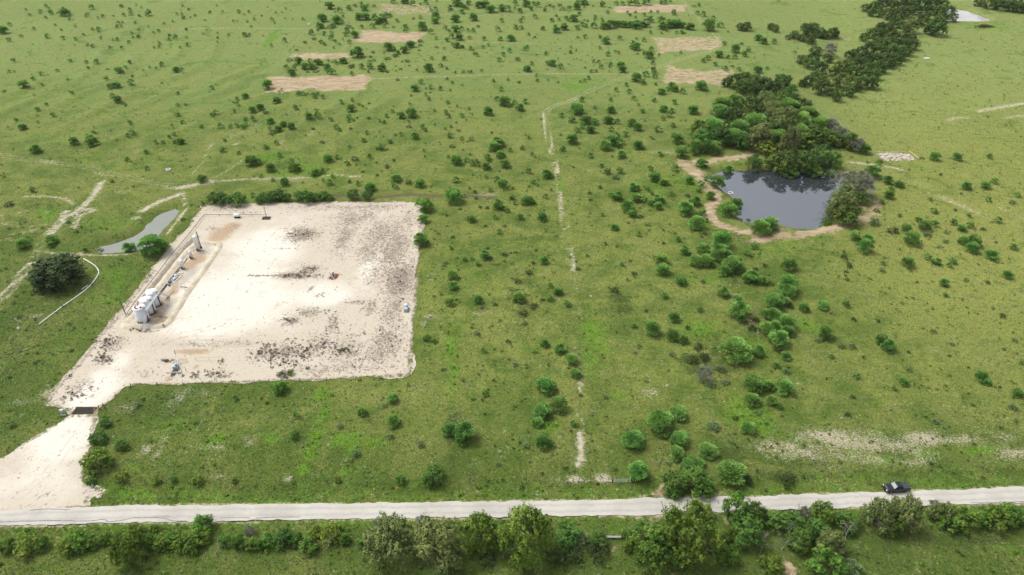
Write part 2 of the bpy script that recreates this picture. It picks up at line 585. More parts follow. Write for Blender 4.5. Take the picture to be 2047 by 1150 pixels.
STRAW = [(1560, 893, 61, 16, 0.69), (1600, 905, 68, 17, 0.64), (1650, 872, 61, 17, 0.83), (1690, 880, 81, 23, 0.78), (1740, 885, 81, 23, 0.74), (1800, 893, 68, 20, 0.64), (1850, 877, 46, 17, 0.87), (1690, 915, 68, 13, 0.55), (1740, 920, 40, 12, 0.55), (1830, 925, 40, 9, 0.55), (1850, 912, 40, 10, 0.46), (1930, 880, 61, 13, 0.6), (2010, 872, 34, 12, 0.46), (2030, 906, 54, 13, 0.69), (1660, 935, 25, 7, 0.4), (1150, 958, 18, 9, 0.9), (1205, 955, 22, 9, 0.9), (1120, 958, 20, 6, 0.5), (1163, 885, 8, 26, 0.85), (1160, 915, 8, 16, 0.9), (290, 900, 10, 14, 0.7), (315, 905, 9, 16, 0.75), (330, 880, 8, 12, 0.5), (430, 895, 25, 7, 0.55), (345, 800, 8, 28, 0.55), (365, 790, 12, 22, 0.5), (400, 785, 18, 12, 0.45), (250, 815, 25, 14, 0.35), (650, 890, 5, 18, 0.6), (575, 958, 10, 6, 0.85), (505, 885, 14, 8, 0.5), (630, 950, 8, 5, 0.6), (350, 950, 16, 4, 0.5), (435, 952, 10, 4, 0.8), (860, 632, 14, 5, 0.75), (845, 648, 8, 10, 0.6), (960, 628, 22, 6, 0.6), (860, 555, 12, 10, 0.45), (1210, 925, 20, 8, 0.4), (1300, 780, 20, 12, 0.5), (1595, 763, 7, 5, 0.6), (1872, 700, 7, 4, 0.6), (1913, 790, 8, 4, 0.7), (1790, 312, 38, 8, 0.98), (1330, 307, 40, 4, 0.5), (590, 358, 30, 5, 0.55), (970, 388, 22, 4, 0.7), (530, 358, 24, 5, 0.5), (40, 800, 14, 12, 0.5), (95, 790, 20, 14, 0.7), (70, 630, 16, 6, 0.6), (55, 802, 12, 8, 0.4), (1065, 820, 4, 14, 0.4), (1530, 460, 60, 8, 0.3), (1480, 440, 30, 20, 0.25)]
TANB = [(1315, 985, 22, 9, .9), (1330, 975, 12, 10, .8), (1430, 984, 34, 6, .8), (1290, 1040, 30, 9, .85), (1455, 1035, 18, 12, .85), (1320, 1050, 16, 10, .7), (1260, 1032, 40, 4, .6), (1575, 1130, 16, 26, .75),
        (1230, 1095, 14, 10, .6), (200, 985, 18, 8, .7), (185, 955, 12, 14, .6), (1555, 465, 20, 8, .6), (1500, 640, 24, 40, .35), (1470, 600, 20, 25, .4), (1640, 940, 30, 6, .3), (1470, 700, 20, 14, .35), (1730, 415, 16, 16, .6),
        (560, 290, 22, 8, .4), (470, 288, 12, 8, .6), (620, 265, 18, 8, .4), (30, 440, 60, 22, .35), (20, 475, 30, 20, .45), (60, 455, 40, 14, .3), (640, 45, 10, 40, .4), (705, 70, 6, 30, .5), (1690, 78, 20, 4, .5)]
LUSH = [(640, 790, 14, 20, .8), (648, 830, 10, 30, .9), (632, 875, 12, 25, 1), (622, 905, 16, 22, 1), (608, 940, 14, 12, .9), (690, 880, 40, 16, .9), (740, 885, 30, 14, .7), (680, 942, 25, 8, .7), (540, 880, 20, 14, .6),
        (905, 745, 14, 40, .7), (900, 690, 12, 30, .8), (905, 790, 8, 30, .5), (905, 660, 20, 14, .5), (1185, 665, 22, 30, .95), (1180, 720, 14, 30, .9), (1205, 690, 20, 20, .7), (1060, 690, 25, 14, .5), (1400, 660, 45, 18, .9), (1385, 650, 20, 20, .6),
        (1490, 825, 45, 30, .85), (1470, 800, 30, 20, .6), (1520, 850, 30, 20, .9), (1610, 650, 18, 16, .9), (1120, 370, 9, 14, .9), (1235, 790, 20, 10, .7), (1100, 850, 18, 12, .8), (1560, 870, 30, 12, .6), (1570, 910, 25, 8, .5),
        (1760, 865, 30, 6, .6), (1960, 900, 40, 12, .9), (1850, 905, 40, 10, .6), (1760, 920, 40, 8, .7), (1700, 905, 14, 6, .7), (1740, 955, 60, 8, .6), (1640, 955, 60, 8, .5), (350, 990, 160, 8, .55), (250, 985, 60, 12, .7), (700, 985, 200, 8, .3),
        (1130, 980, 60, 8, .35), (620, 420, 200, 8, .6), (590, 335, 60, 18, .8), (650, 350, 50, 10, .6), (540, 315, 40, 12, .7), (480, 405, 50, 12, .7), (95, 428, 24, 10, 1), (100, 440, 14, 6, .9), (540, 82, 8, 16, 1), (545, 70, 6, 20, .9), (355, 83, 6, 12, .9),
        (1150, 175, 30, 8, .8), (1160, 160, 30, 8, .6), (1200, 165, 40, 6, .5), (1370, 305, 30, 6, .5), (1390, 370, 40, 10, .7), (1350, 360, 30, 12, .6), (1310, 370, 40, 30, .4), (1410, 560, 30, 8, .8), (1450, 545, 30, 12, .6),
        (1540, 500, 60, 10, .5), (1580, 492, 26, 8, .6), (1840, 335, 18, 5, .7), (860, 560, 14, 20, .4), (840, 600, 10, 30, .3), (220, 450, 60, 14, .5), (300, 560, 40, 10, .7), (230, 545, 40, 20, .6), (210, 600, 60, 10, .6), (240, 570, 30, 30, .5),
        (120, 690, 60, 60, .25), (350, 850, 70, 20, .5), (300, 840, 40, 14, .5), (430, 880, 24, 16, .8), (270, 940, 30, 8, .6), (480, 1075, 400, 12, .3), (120, 1140, 40, 8, .6), (290, 1065, 50, 6, .3), (20, 1130, 30, 10, .4), (770, 55, 80, 6, .3), (700, 900, 10, 10, .9),
        (1690, 360, 30, 20, .5), (1620, 475, 60, 4, .6), (940, 560, 30, 16, .3), (1700, 60, 40, 200, .2), (1510, 690, 30, 24, .6), (1980, 52, 60, 8, .6), (1700, 1090, 60, 12, .5), (2020, 1100, 40, 14, .5)]
DARKP = [(905, 870, 12, 60, .5), (900, 845, 10, 24, .6), (650, 1075, 200, 12, .4), (1160, 735, 10, 60, .2), (1390, 720, 30, 20, .8), (1400, 735, 30, 25, .6), (1440, 740, 40, 20, .5), (1500, 645, 30, 30, .5), (1490, 560, 30, 16, .5), (1040, 590, 25, 40, .4),
         (1240, 605, 16, 30, .6), (1255, 620, 14, 10, .6), (20, 690, 120, 120, .25), (1560, 950, 60, 12, .6), (1600, 925, 40, 12, .5), (1660, 930, 30, 10, .4), (1560, 870, 16, 10, .3), (1620, 870, 20, 6, .5), (620, 1095, 150, 10, .4), (280, 555, 30, 10, .3),
         (1690, 865, 20, 6, .5), (950, 950, 30, 14, .35), (1430, 690, 30, 30, .5), (1460, 905, 40, 30, .5), (1440, 470, 40, 14, .4), (1480, 470, 30, 10, .5), (560, 330, 40, 10, .4), (300, 830, 90, 30, .35), (400, 830, 60, 40, .3), (1870, 1080, 180, 14, .5), (1740, 1090, 60, 20, .4)]


def ground_attrs(X, Y):
    X, Y = X.ravel(), Y.ravel()
    dirt = np.maximum(lines(X, Y, TRACKS), 0)
    tan = np.maximum(blobs(X, Y, TANB), lines(X, Y, PATH1))
    for P, a in zip(PLOTS, PLOT_AMT):
        tan = np.maximum(tan, a * smooth(3.2, -2.0, sd_poly(P, X, Y) + 2.4 * vnoise(X, Y, 6.3, 9)))
    g = d_line(GULLY, X, Y)
    soil = 0.95 * np.exp(-(g / 1.5) ** 2)
    for P, wdt in ((POND1, 1.6), (POND2, 1.4), (POND3, 5.0)):
        sd = sd_poly(P, X, Y)
        soil = np.maximum(soil, 0.75 * smooth(wdt, 0.0, sd) * (0.7 + 0.3 * vnoise(X, Y, 5.0, 12)))
        soil = np.where(sd < -0.5, 1.0, soil)
    dirt = np.maximum(dirt, 0.8 * smooth(0.9, 0.1, np.abs(sd_poly(ROAD_POLY, X, Y))))
    lush = blobs(X, Y, LUSH)
    dark = blobs(X, Y, DARKP)
    for T in TERRACES:
        d = d_line(T, X, Y)
        lush = np.maximum(lush, 0.32 * np.exp(-((d - 4.5) / 2.2) ** 2))
    tal = np.exp(-(np.minimum(d_line(ROAD_TOP[::8], X, Y), d_line(ROAD_BOT[::8], X, Y)) / 6.0) ** 2)
    lush = np.maximum(lush, 0.35 * tal)
    # the hay field to the right is yellower, the ground left of the pad deeper green
    hay = smooth(0, 60, X - (0.30 * Y + 30)) * smooth(110, 190, Y)
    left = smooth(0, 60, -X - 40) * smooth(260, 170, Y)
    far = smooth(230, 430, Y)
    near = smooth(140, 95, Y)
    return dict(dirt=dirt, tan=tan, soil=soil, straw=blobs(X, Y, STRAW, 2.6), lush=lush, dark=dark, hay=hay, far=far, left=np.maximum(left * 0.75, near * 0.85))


def ground_material():
    q = NB('grass_ground')
    p = q.pos()
    A = q.attr
    n_big = q.noise(0.018, 4, 0.6, p)
    n_mid = q.noise(0.11, 5, 0.62, p)
    n_sm = q.noise(0.62, 5, 0.65, p)
    n_fine = q.noise(2.6, 3, 0.7, p)
    st = q.n('ShaderNodeMapping')
    st.inputs['Rotation'].default_value = (0, 0, 0.25)
    st.inputs['Scale'].default_value = (0.35, 1.4, 1)
    q.l(p, st.inputs['Vector'])
    n_str = q.noise(0.55, 4, 0.6, st.outputs[0], 0.4)
    base = q.mix(q.ramp(q.math('ADD', n_mid, q.math('MULTIPLY', n_big, 0.6)), 0.66, 0.94), (0.152, 0.176, 0.046), (0.074, 0.114, 0.022))
    base = q.mix(q.math('MULTIPLY', q.ramp(n_str, 0.5, 0.75), 0.6), base, (0.205, 0.222, 0.070))
    base = q.mix(q.math('MULTIPLY', A('hay'), q.ramp(n_mid, 0.3, 0.65, 0.45, 0.95)), base, (0.222, 0.232, 0.070))
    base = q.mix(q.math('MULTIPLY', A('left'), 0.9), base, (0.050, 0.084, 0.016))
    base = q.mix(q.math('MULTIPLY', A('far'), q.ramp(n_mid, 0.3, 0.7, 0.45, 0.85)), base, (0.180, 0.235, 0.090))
    n_pat = q.noise(0.045, 5, 0.55, p, 1.5)
    base = q.mix(q.ramp(n_pat, 0.50, 0.545, 0, 0.32), base, (0.175, 0.180, 0.060))
    base = q.mix(q.ramp(n_pat, 0.40, 0.355, 0, 0.38), base, (0.050, 0.095, 0.016))
    # short pale tillers and dark weeds
    base = q.mix(q.math('MULTIPLY', q.ramp(n_sm, 0.58, 0.74), 0.55), base, (0.055, 0.098, 0.018))
    base = q.mix(q.math('MULTIPLY', q.ramp(n_sm, 0.42, 0.28), 0.5), base, (0.205, 0.235, 0.078))
    n_edge = q.math('ADD', q.math('MULTIPLY', q.math('SUBTRACT', n_sm, 0.5), 1.6), q.math('MULTIPLY', q.math('SUBTRACT', q.noise(0.28, 4, 0.6, p), 0.5), 2.6))
    fl = q.math('ADD', A('lush'), n_edge)
    base = q.mix(q.math('MULTIPLY', q.ramp(fl, 0.08, 0.85, 0, 0.97), q.ramp(n_sm, 0.32, 0.62, 0.45, 1.0)), base, (0.088, 0.190, 0.014))
    fd = q.math('ADD', q.math('MULTIPLY', A('dark'), 1.35), n_edge)
    base = q.mix(q.ramp(fd, 0.15, 0.75, 0, 0.8), base, (0.040, 0.062, 0.016))
    base = q.gain(base, q.ramp(n_fine, 0.25, 0.75, 0.74, 1.26))
    sp = q.math('ADD', q.noise(1.25, 2, 0.5, p), q.math('MULTIPLY', n_pat, 0.35))
    base = q.mix(q.ramp(sp, 0.845, 0.92, 0, 0.6), base, (0.34, 0.29, 0.20))
    vor = q.n('ShaderNodeTexVoronoi')
    vor.inputs['Scale'].default_value = 1.1
    q.l(p, vor.inputs['Vector'])
    tuft = q.ramp(vor.outputs['Distance'], 0.10, 0.55, 1.10, 0.93)
    base = q.gain(base, tuft)
    base = q.mix(1.0, base, (0.96, 0.995, 0.80), 'MULTIPLY')
    # straw / bare stubble
    fs = q.math('ADD', A('straw'), q.math('ADD', q.math('MULTIPLY', q.math('SUBTRACT', q.noise(2.2, 4, 0.75, p), 0.5), 3.4), q.math('MULTIPLY', n_edge, 0.45)))
    straw = q.mix(q.ramp(n_fine, 0.3, 0.7), (0.30, 0.25, 0.175), (0.50, 0.435, 0.35))
    base = q.mix(q.ramp(fs, 0.22, 1.15, 0, 0.88), base, straw)
    # tan worked soil
    ft = q.math('ADD', A('tan'), q.math('MULTIPLY', n_edge, 0.85))
    n_t = q.noise(0.3, 5, 0.7, st.outputs[0], 1.2)
    tanc = q.mix(q.ramp(n_t, 0.32, 0.68), (0.255, 0.185, 0.115), (0.43, 0.335, 0.225))
    tanc = q.gain(tanc, q.ramp(n_fine, 0.25, 0.75, 0.82, 1.15))
    base = q.mix(q.ramp(ft, 0.34, 0.85, 0, 0.94), base, tanc)
    # wet / dark brown soil
    base = q.mix(q.ramp(q.math('ADD', A('soil'), q.math('MULTIPLY', q.math('SUBTRACT', n_sm, 0.5), 0.6)), 0.35, 0.75, 0, 0.9), base, (0.11, 0.083, 0.055))
    # pale tracks
    fdz = q.math('ADD', A('dirt'), q.math('MULTIPLY', q.math('SUBTRACT', q.noise(0.9, 5, 0.75, p), 0.5), 2.6))
    base = q.mix(q.ramp(fdz, 0.30, 1.05, 0, 0.92), base, q.mix(q.ramp(n_sm, 0.3, 0.7), (0.34, 0.29, 0.21), (0.50, 0.45, 0.355)))
    q.bump(q.math('ADD', n_fine, q.math('MULTIPLY', n_sm, 1.5)), 0.55, 0.35)
    return q.done(base, 0.95, 0.1)


def axis(lo, hi, s0, s1, far_lo, far_hi):
    v = [lo]
    while v[-1] < hi:
        t = (v[-1] - lo) / (hi - lo)
        v.append(v[-1] + s0 + (s1 - s0) * t)
    return np.array(list(far_lo) + v + list(far_hi))


GX = axis(-440, 440, 1.3, 1.3, (-4000, -2000, -1200, -650, -500), (500, 650, 1200, 2000, 4000))
GY = axis(58, 660, 0.85, 2.0, (-4000, -1500, -400, -100, 0, 30, 48), (700, 800, 1100, 2000, 4000, 6000))


def build_ground():
    X, Y = np.meshgrid(GX, GY, indexing='ij')
    Z = HGT(X, Y)
    for P in (PAD, DRIVE, ROAD_POLY):            # bed under the laid surfaces
        sd = sd_poly(P, X.ravel(), Y.ravel()).reshape(X.shape)
        Z = Z - 0.35 * smooth(-0.6, -2.2, sd)
    nx, ny = X.shape
    idx = np.arange(nx * ny).reshape(nx, ny)
    F = np.stack([idx[:-1, :-1].ravel(), idx[1:, :-1].ravel(), idx[1:, 1:].ravel(), idx[:-1, 1:].ravel()], 1)
    V = np.stack([X.ravel(), Y.ravel(), Z.ravel()], 1)
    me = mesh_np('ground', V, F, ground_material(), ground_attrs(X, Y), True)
    return tag(link('ground', me), 'rough green pasture with pale tracks, tan cleared plots and low terraces', None, None, 'structure')


build_ground()

# ------------------------------------------------------------------ caliche pad and driveway
STAIN = [(605, 470, 38, 16, .85), (590, 552, 55, 7, .85), (618, 540, 26, 10, .75), (690, 470, 22, 45, .62), (720, 430, 60, 22, .5), (700, 440, 40, 40, .55), (770, 470, 60, 40, .6), (800, 560, 38, 50, .78), (760, 545, 40, 30, .55),
         (790, 500, 40, 50, .68), (785, 620, 30, 40, .6), (740, 500, 30, 30, .6), (620, 625, 30, 12, .65), (582, 642, 20, 10, .75), (665, 650, 14, 28, .62), (740, 615, 16, 16, .65), (690, 700, 40, 30, .6), (640, 690, 50, 24, .55), (770, 690, 50, 55, .62),
         (720, 730, 70, 20, .5), (640, 740, 60, 14, .5), (700, 415, 140, 7, .5), (450, 415, 36, 10, .55), (495, 425, 30, 6, .35), (230, 690, 26, 22, .5), (165, 775, 30, 22, .5), (210, 720, 22, 12, .65), (215, 682, 12, 10, .7), (120, 800, 20, 8, .45),
         (560, 705, 60, 22, .65), (440, 750, 30, 10, .5), (300, 745, 20, 12, .4), (345, 722, 30, 6, .45), (400, 690, 60, 8, .35), (480, 685, 60, 8, .4), (640, 590, 16, 6, .5), (710, 605, 30, 5, .6), (815, 440, 24, 25, .5), (760, 415, 70, 10, .5), (470, 455, 12, 8, .4), (425, 457, 16, 5, .5)]
PTAN = [(452, 462, 24, 14, .9), (430, 478, 18, 12, .8), (440, 470, 30, 22, .9), (465, 452, 26, 10, .8), (412, 495, 8, 4, .6), (398, 520, 18, 11, .95), (380, 530, 18, 14, .95), (395, 512, 18, 10, .95), (315, 628, 24, 16, .8), (350, 575, 12, 14, .8), (345, 585, 16, 10, .9), (325, 640, 34, 9, .8), (330, 600, 14, 12, .9), (360, 560, 10, 16, .6), (385, 704, 46, 7, .95), (392, 734, 9, 7, .8), (338, 758, 16, 10, .7),
        (280, 645, 14, 8, .5), (560, 415, 14, 6, .5), (510, 425, 26, 7, .5), (700, 752, 120, 5, .4), (110, 805, 20, 5, .5), (160, 812, 20, 4, .5)]
PGREY = [(318, 600, 14, 26, .75), (345, 605, 12, 18, .8), (330, 640, 20, 8, .6), (390, 530, 12, 20, .6), (300, 640, 30, 14, .5), (400, 500, 26, 12, .75), (370, 560, 12, 24, .85), (250, 660, 30, 30, .35), (300, 730, 30, 20, .3), (418, 490, 22, 6, .8), (385, 545, 12, 20, .85), (365, 575, 10, 12, .6), (370, 690, 110, 9, .55), (470, 690, 70, 10, .6), (350, 660, 40, 6, .4), (300, 668, 50, 4, .5), (240, 640, 14, 40, .4)]
PLINE = [([(262, 632), (280, 610), (300, 585), (325, 552), (350, 520), (375, 492), (390, 476)], 1.3, 0.95, 0), ([(96, 806), (120, 772), (160, 728), (205, 672), (265, 598), (310, 540)], 0.7, 0.7, 0),
         ([(845, 420), (838, 500), (832, 580), (826, 660), (818, 745)], 0.8, 0.55, 0), ([(815, 752), (700, 757), (560, 762), (420, 767)], 0.7, 0.5, 0), ([(500, 551), (560, 552), (610, 555)], 0.6, 0.8, 0),
         ([(560, 458), (640, 461), (720, 461)], 0.4, 0.6, 0), ([(550, 497), (600, 499)], 0.5, 0.5, 0), ([(617, 582), (628, 573)], 0.6, 0.8, 0), ([(275, 662), (300, 664), (320, 660)], 0.5, 0.7, 0)]
PTRK = [([(345, 700), (420, 690), (520, 688), (620, 672), (700, 640)], 0.35, 0.6, 0.9), ([(440, 650), (520, 620), (600, 585), (655, 565)], 0.35, 0.5, 0.9), ([(470, 600), (500, 520), (560, 470), (600, 440)], 0.35, 0.45, 0.9), ([(30, 1000), (90, 950), (140, 890), (175, 840)], 0.4, 0.6, 0.9), ([(310, 690), (350, 675), (400, 662), (440, 650)], 0.35, 0.8, 0.9), ([(290, 715), (330, 695), (370, 680), (420, 676), (500, 684)], 0.35, 0.7, 1.0), ([(250, 750), (290, 715), (320, 688), (345, 660)], 0.35, 0.6, 0.9),
        ([(330, 668), (352, 650), (372, 610), (410, 550), (450, 495)], 0.4, 0.4, 1.0), ([(180, 820), (215, 780), (250, 745), (290, 710)], 0.4, 0.4, 0.9), ([(60, 1015), (110, 980), (150, 930), (165, 860), (170, 830)], 0.5, 0.4, 0.9)]
RED = [(666, 555, 11, 6, 1.0), (672, 551, 8, 5, .9), (832, 548, 5, 12, .8)]


def pad_attrs(x, y):
    e = np.minimum(np.abs(sd_poly(PAD, x, y)), np.abs(sd_poly(DRIVE, x, y)) + 0.15)
    clean = blobs(x, y, [(470, 590, 130, 75, 1), (430, 650, 120, 30, .8), (520, 500, 80, 60, .9), (640, 590, 60, 30, .8), (200, 770, 40, 40, .8), (240, 720, 30, 30, .6), (170, 800, 30, 20, .8), (120, 880, 80, 60, .8), (70, 960, 90, 50, .6), (740, 540, 30, 30, .6)], 2.4)
    return dict(clean=clean, edge=np.exp(-(e / 1.1) ** 2), stain=np.maximum(blobs(x, y, STAIN), lines(x, y, PLINE)), tan=blobs(x, y, PTAN), grey=blobs(x, y, PGREY), trk=lines(x, y, PTRK), red=blobs(x, y, RED, 3.0))


def pad_material():
    q = NB('caliche')
    p = q.pos()
    A = q.attr
    n1 = q.noise(0.05, 4, 0.6, p)
    n2 = q.noise(0.8, 5, 0.7, p, 0.6)
    n3 = q.noise(3.2, 3, 0.7, p)
    c = q.mix(q.ramp(q.math('ADD', A('clean'), q.math('MULTIPLY', q.math('SUBTRACT', n1, 0.5), 1.6)), 0.05, 0.8), (0.445, 0.395, 0.315), (0.585, 0.55, 0.475))
    c = q.mix(q.math('MULTIPLY', q.ramp(q.noise(0.25, 5, 0.65, p), 0.55, 0.72), 0.55), c, (0.43, 0.375, 0.295))
    c = q.gain(c, q.ramp(n3, 0.25, 0.75, 0.90, 1.08))
    c = q.mix(q.ramp(q.math('ADD', A('grey'), q.math('MULTIPLY', q.math('SUBTRACT', n2, 0.5), 0.5)), 0.3, 0.9, 0, 0.75), c, (0.31, 0.29, 0.25))
    c = q.mix(q.ramp(q.math('ADD', A('tan'), q.math('MULTIPLY', q.math('SUBTRACT', n2, 0.5), 0.6)), 0.35, 0.8, 0, 0.92), c, (0.335, 0.245, 0.155))
    c = q.mix(q.ramp(A('trk'), 0.2, 0.8, 0, 0.6), c, (0.36, 0.31, 0.24))
    n4 = q.math('ADD', q.math('MULTIPLY', q.noise(0.62, 3, 0.55, p, 2.2), 0.7), q.math('MULTIPLY', q.noise(1.7, 2, 0.5, p, 1.0), 0.3))
    f = q.math('ADD', q.math('MULTIPLY', A('stain'), 0.80), q.math('MULTIPLY', q.math('SUBTRACT', n4, 0.5), 3.4))
    br = q.math('MULTIPLY', q.ramp(q.math('ADD', A('stain'), q.math('MULTIPLY', q.math('SUBTRACT', q.noise(0.22, 4, 0.65, p, 1.0), 0.5), 1.6)), 0.25, 0.95), 0.75)
    c = q.mix(br, c, (0.270, 0.222, 0.172))
    dk = q.mix(q.ramp(n3, 0.3, 0.7), (0.125, 0.102, 0.080), (0.235, 0.195, 0.155))
    c = q.mix(q.ramp(f, 0.30, 0.56, 0, 0.85), c, dk)
    c = q.mix(q.ramp(q.math('ADD', A('red'), q.math('MULTIPLY', q.math('SUBTRACT', n2, 0.5), 0.9)), 0.4, 0.7, 0, 0.95), c, (0.155, 0.045, 0.02))
    fe = q.math('ADD', A('edge'), q.math('MULTIPLY', q.math('SUBTRACT', n2, 0.5), 2.6))
    c = q.mix(q.ramp(fe, 0.55, 1.0, 0, 0.9), c, q.mix(q.ramp(q.noise(0.4, 3, 0.6, p), 0.42, 0.58), (0.21, 0.17, 0.115), (0.085, 0.115, 0.030)))
    # a sparse scatter of small dark stones and clods
    v = q.n('ShaderNodeTexVoronoi')
    v.inputs['Scale'].default_value = 0.22
    q.l(p, v.inputs['Vector'])
    c = q.mix(q.ramp(v.outputs['Distance'], 0.085, 0.05, 0, 0.75), c, (0.20, 0.16, 0.12))
    q.bump(q.math('ADD', n3, n2), 0.35, 0.15)
    return q.done(c, 0.95, 0.1)


PADM = pad_material()
tag(sheet('gravel_pad', PAD, 0.9, 0.10, PADM, pad_attrs, 0.7, 20), 'pale chalky caliche well pad with dark weedy stains', None, None, 'structure')
tag(sheet('driveway', DRIVE, 0.8, 0.06, PADM, pad_attrs, 0.5, 30), 'pale caliche driveway running down to the road', None, None, 'structure')


# ------------------------------------------------------------------ road
def road():
    q = NB('chip_seal')
    p = q.pos()
    n1, n2, n3 = q.noise(0.12, 4, 0.6, p), q.noise(1.4, 4, 0.7, p), q.noise(6.0, 2, 0.7, p)
    ac = q.attr('across')
    c = q.mix(q.ramp(n1, 0.35, 0.65), (0.365, 0.345, 0.305), (0.44, 0.418, 0.372))
    wheel = q.math('ADD', q.ramp(q.math('ABSOLUTE', q.math('SUBTRACT', ac, 0.30)), 0.13, 0.02), q.ramp(q.math('ABSOLUTE', q.math('SUBTRACT', ac, 0.72)), 0.13, 0.02))
    c = q.mix(q.math('MULTIPLY', wheel, q.ramp(n2, 0.3, 0.7, 0.15, 0.55)), c, (0.27, 0.262, 0.24))
    edge = q.ramp(q.math('ADD', q.math('ABSOLUTE', q.math('SUBTRACT', ac, 0.5)), q.math('MULTIPLY', q.math('SUBTRACT', n2, 0.5), 0.12)), 0.43, 0.5)
    c = q.mix(edge, c, (0.45, 0.41, 0.345))
    c = q.gain(c, q.ramp(n3, 0.25, 0.75, 0.9, 1.1))
    q.bump(n3, 0.2, 0.05)
    m = q.done(c, 0.9, 0.2)
    n = 9
    L = 700
    ti = np.linspace(0, len(ROAD_TOP) - 1, L)
    bi = np.linspace(0, len(ROAD_BOT) - 1, L)
    T = np.stack([np.interp(ti, np.arange(len(ROAD_TOP)), ROAD_TOP[:, k]) for k in (0, 1)], 1)
    B = np.stack([np.interp(bi, np.arange(len(ROAD_BOT)), ROAD_BOT[:, k]) for k in (0, 1)], 1)
    T[:, 1] += 0.22 * vnoise(T[:, 0], T[:, 1], 1.3, 41) + 0.2 * vnoise(T[:, 0], T[:, 1], 5.0, 42)
    B[:, 1] += 0.22 * vnoise(B[:, 0], B[:, 1], 1.3, 43) + 0.2 * vnoise(B[:, 0], B[:, 1], 5.0, 44)
    s = np.linspace(0, 1, n)
    G = T[:, None, :] * (1 - s)[None, :, None] + B[:, None, :] * s[None, :, None]
    z = np.broadcast_to(0.17 - 0.05 * (2 * s - 1) ** 2, (L, n))
    V = np.concatenate([G, z[..., None]], 2).reshape(-1, 3)
    idx = np.arange(L * n).reshape(L, n)
    F = np.stack([idx[:-1, :-1].ravel(), idx[:-1, 1:].ravel(), idx[1:, 1:].ravel(), idx[1:, :-1].ravel()], 1)
    r = link('road', mesh_np('road', V, F, m, {'across': np.tile(s, L)}, True))
    tag(r, 'narrow pale chip-sealed country road with cracks', None, None, 'structure')
    crack = plain('crack_sealant', (0.07, 0.065, 0.06), 0.8)
    for pts, w in (([(-40, 1046), (30, 1043), (100, 1041), (170, 1042), (205, 1039), (220, 1043), (245, 1040), (265, 1036), (300, 1035), (330, 1036)], 0.10),
                   ([(305, 1034), (310, 1032), (340, 1032)], 0.07), ([(60, 1020), (90, 1018), (140, 1019)], 0.08), ([(440, 1036), (480, 1035), (500, 1036)], 0.07), ([(512, 1036), (560, 1034), (600, 1034)], 0.09),
                   ([(330, 1036), (345, 1041), (365, 1042)], 0.07), ([(1322, 1002), (1326, 1014), (1328, 1023)], 0.16), ([(1434, 1000), (1438, 1008)], 0.15), ([(1783, 988), (1790, 998), (1794, 1006)], 0.12), ([(1940, 1006), (2000, 1004), (2050, 1003)], 0.08)):
        P = catmull(ats(pts, 0.15), 0.4)
        P = P + 0.08 * np.stack([vnoise(P[:, 0], P[:, 1], 0.6, 51), vnoise(P[:, 0], P[:, 1], 0.6, 52)], 1)
        D = np.gradient(P, axis=0)
        N = np.stack([-D[:, 1], D[:, 0]], 1)
        N /= np.linalg.norm(N, axis=1)[:, None] + 1e-9
        ww = 0.6 * w * (0.6 + 0.5 * np.random.default_rng(len(P)).random(len(P)))[:, None]
        V = np.vstack([P + N * ww, P - N * ww])
        k = len(P)
        F = np.array([(i, i + 1, i + 1 + k, i + k) for i in range(k - 1)])
        link('crack', mesh_np('crack', np.column_stack([V, np.full(2 * k, 0.179)]), F, crack), r)


road()


# ------------------------------------------------------------------ water
def water(name, P, z, body, label, rough, ior):
    q = NB(name)
    p = q.pos()
    n = q.noise(0.9, 3, 0.5, p)
    c = q.mix(q.ramp(q.noise(0.06, 3, 0.5, p), 0.3, 0.7), body, tuple(x * 1.15 for x in body))
    q.bump(n, 0.03, 0.05)
    m = q.done(c, rough, 0.5)
    q.b.inputs['IOR'].default_value = ior
    C = P.mean(0)
    Q = P + (P - C) / np.linalg.norm(P - C, axis=1)[:, None] * 2.2
    return tag(sheet(name, Q, 1.5, 0, m, zfix=z), label, None, None, 'structure')


water('dark_pond', POND1, WZ1, (0.030, 0.035, 0.042), 'dark still pond reflecting the trees on its far bank', 0.03, 3.1)
water('stock_pond', POND2, WZ2, (0.15, 0.165, 0.13), 'long grey-green stock pond beside the pad', 0.08, 1.5)
water('far_pond', POND3, WZ3, (0.35, 0.34, 0.31), 'small whitish pond beyond the tree line', 0.06, 1.6)

# ------------------------------------------------------------------ equipment materials
def worn(name, col, dirt, amount=0.5, rough=0.5, scale=0.9, spec=0.4):
    q = NB(name)
    p = q.pos()
    n = q.noise(scale, 6, 0.7, p, 0.8)
    c = q.mix(q.ramp(n, 0.52, 0.75, 0, amount), col, dirt)
    c = q.gain(c, q.ramp(q.noise(5, 3, 0.6, p), 0.3, 0.7, 0.93, 1.06))
    return q.done(c, rough, spec)


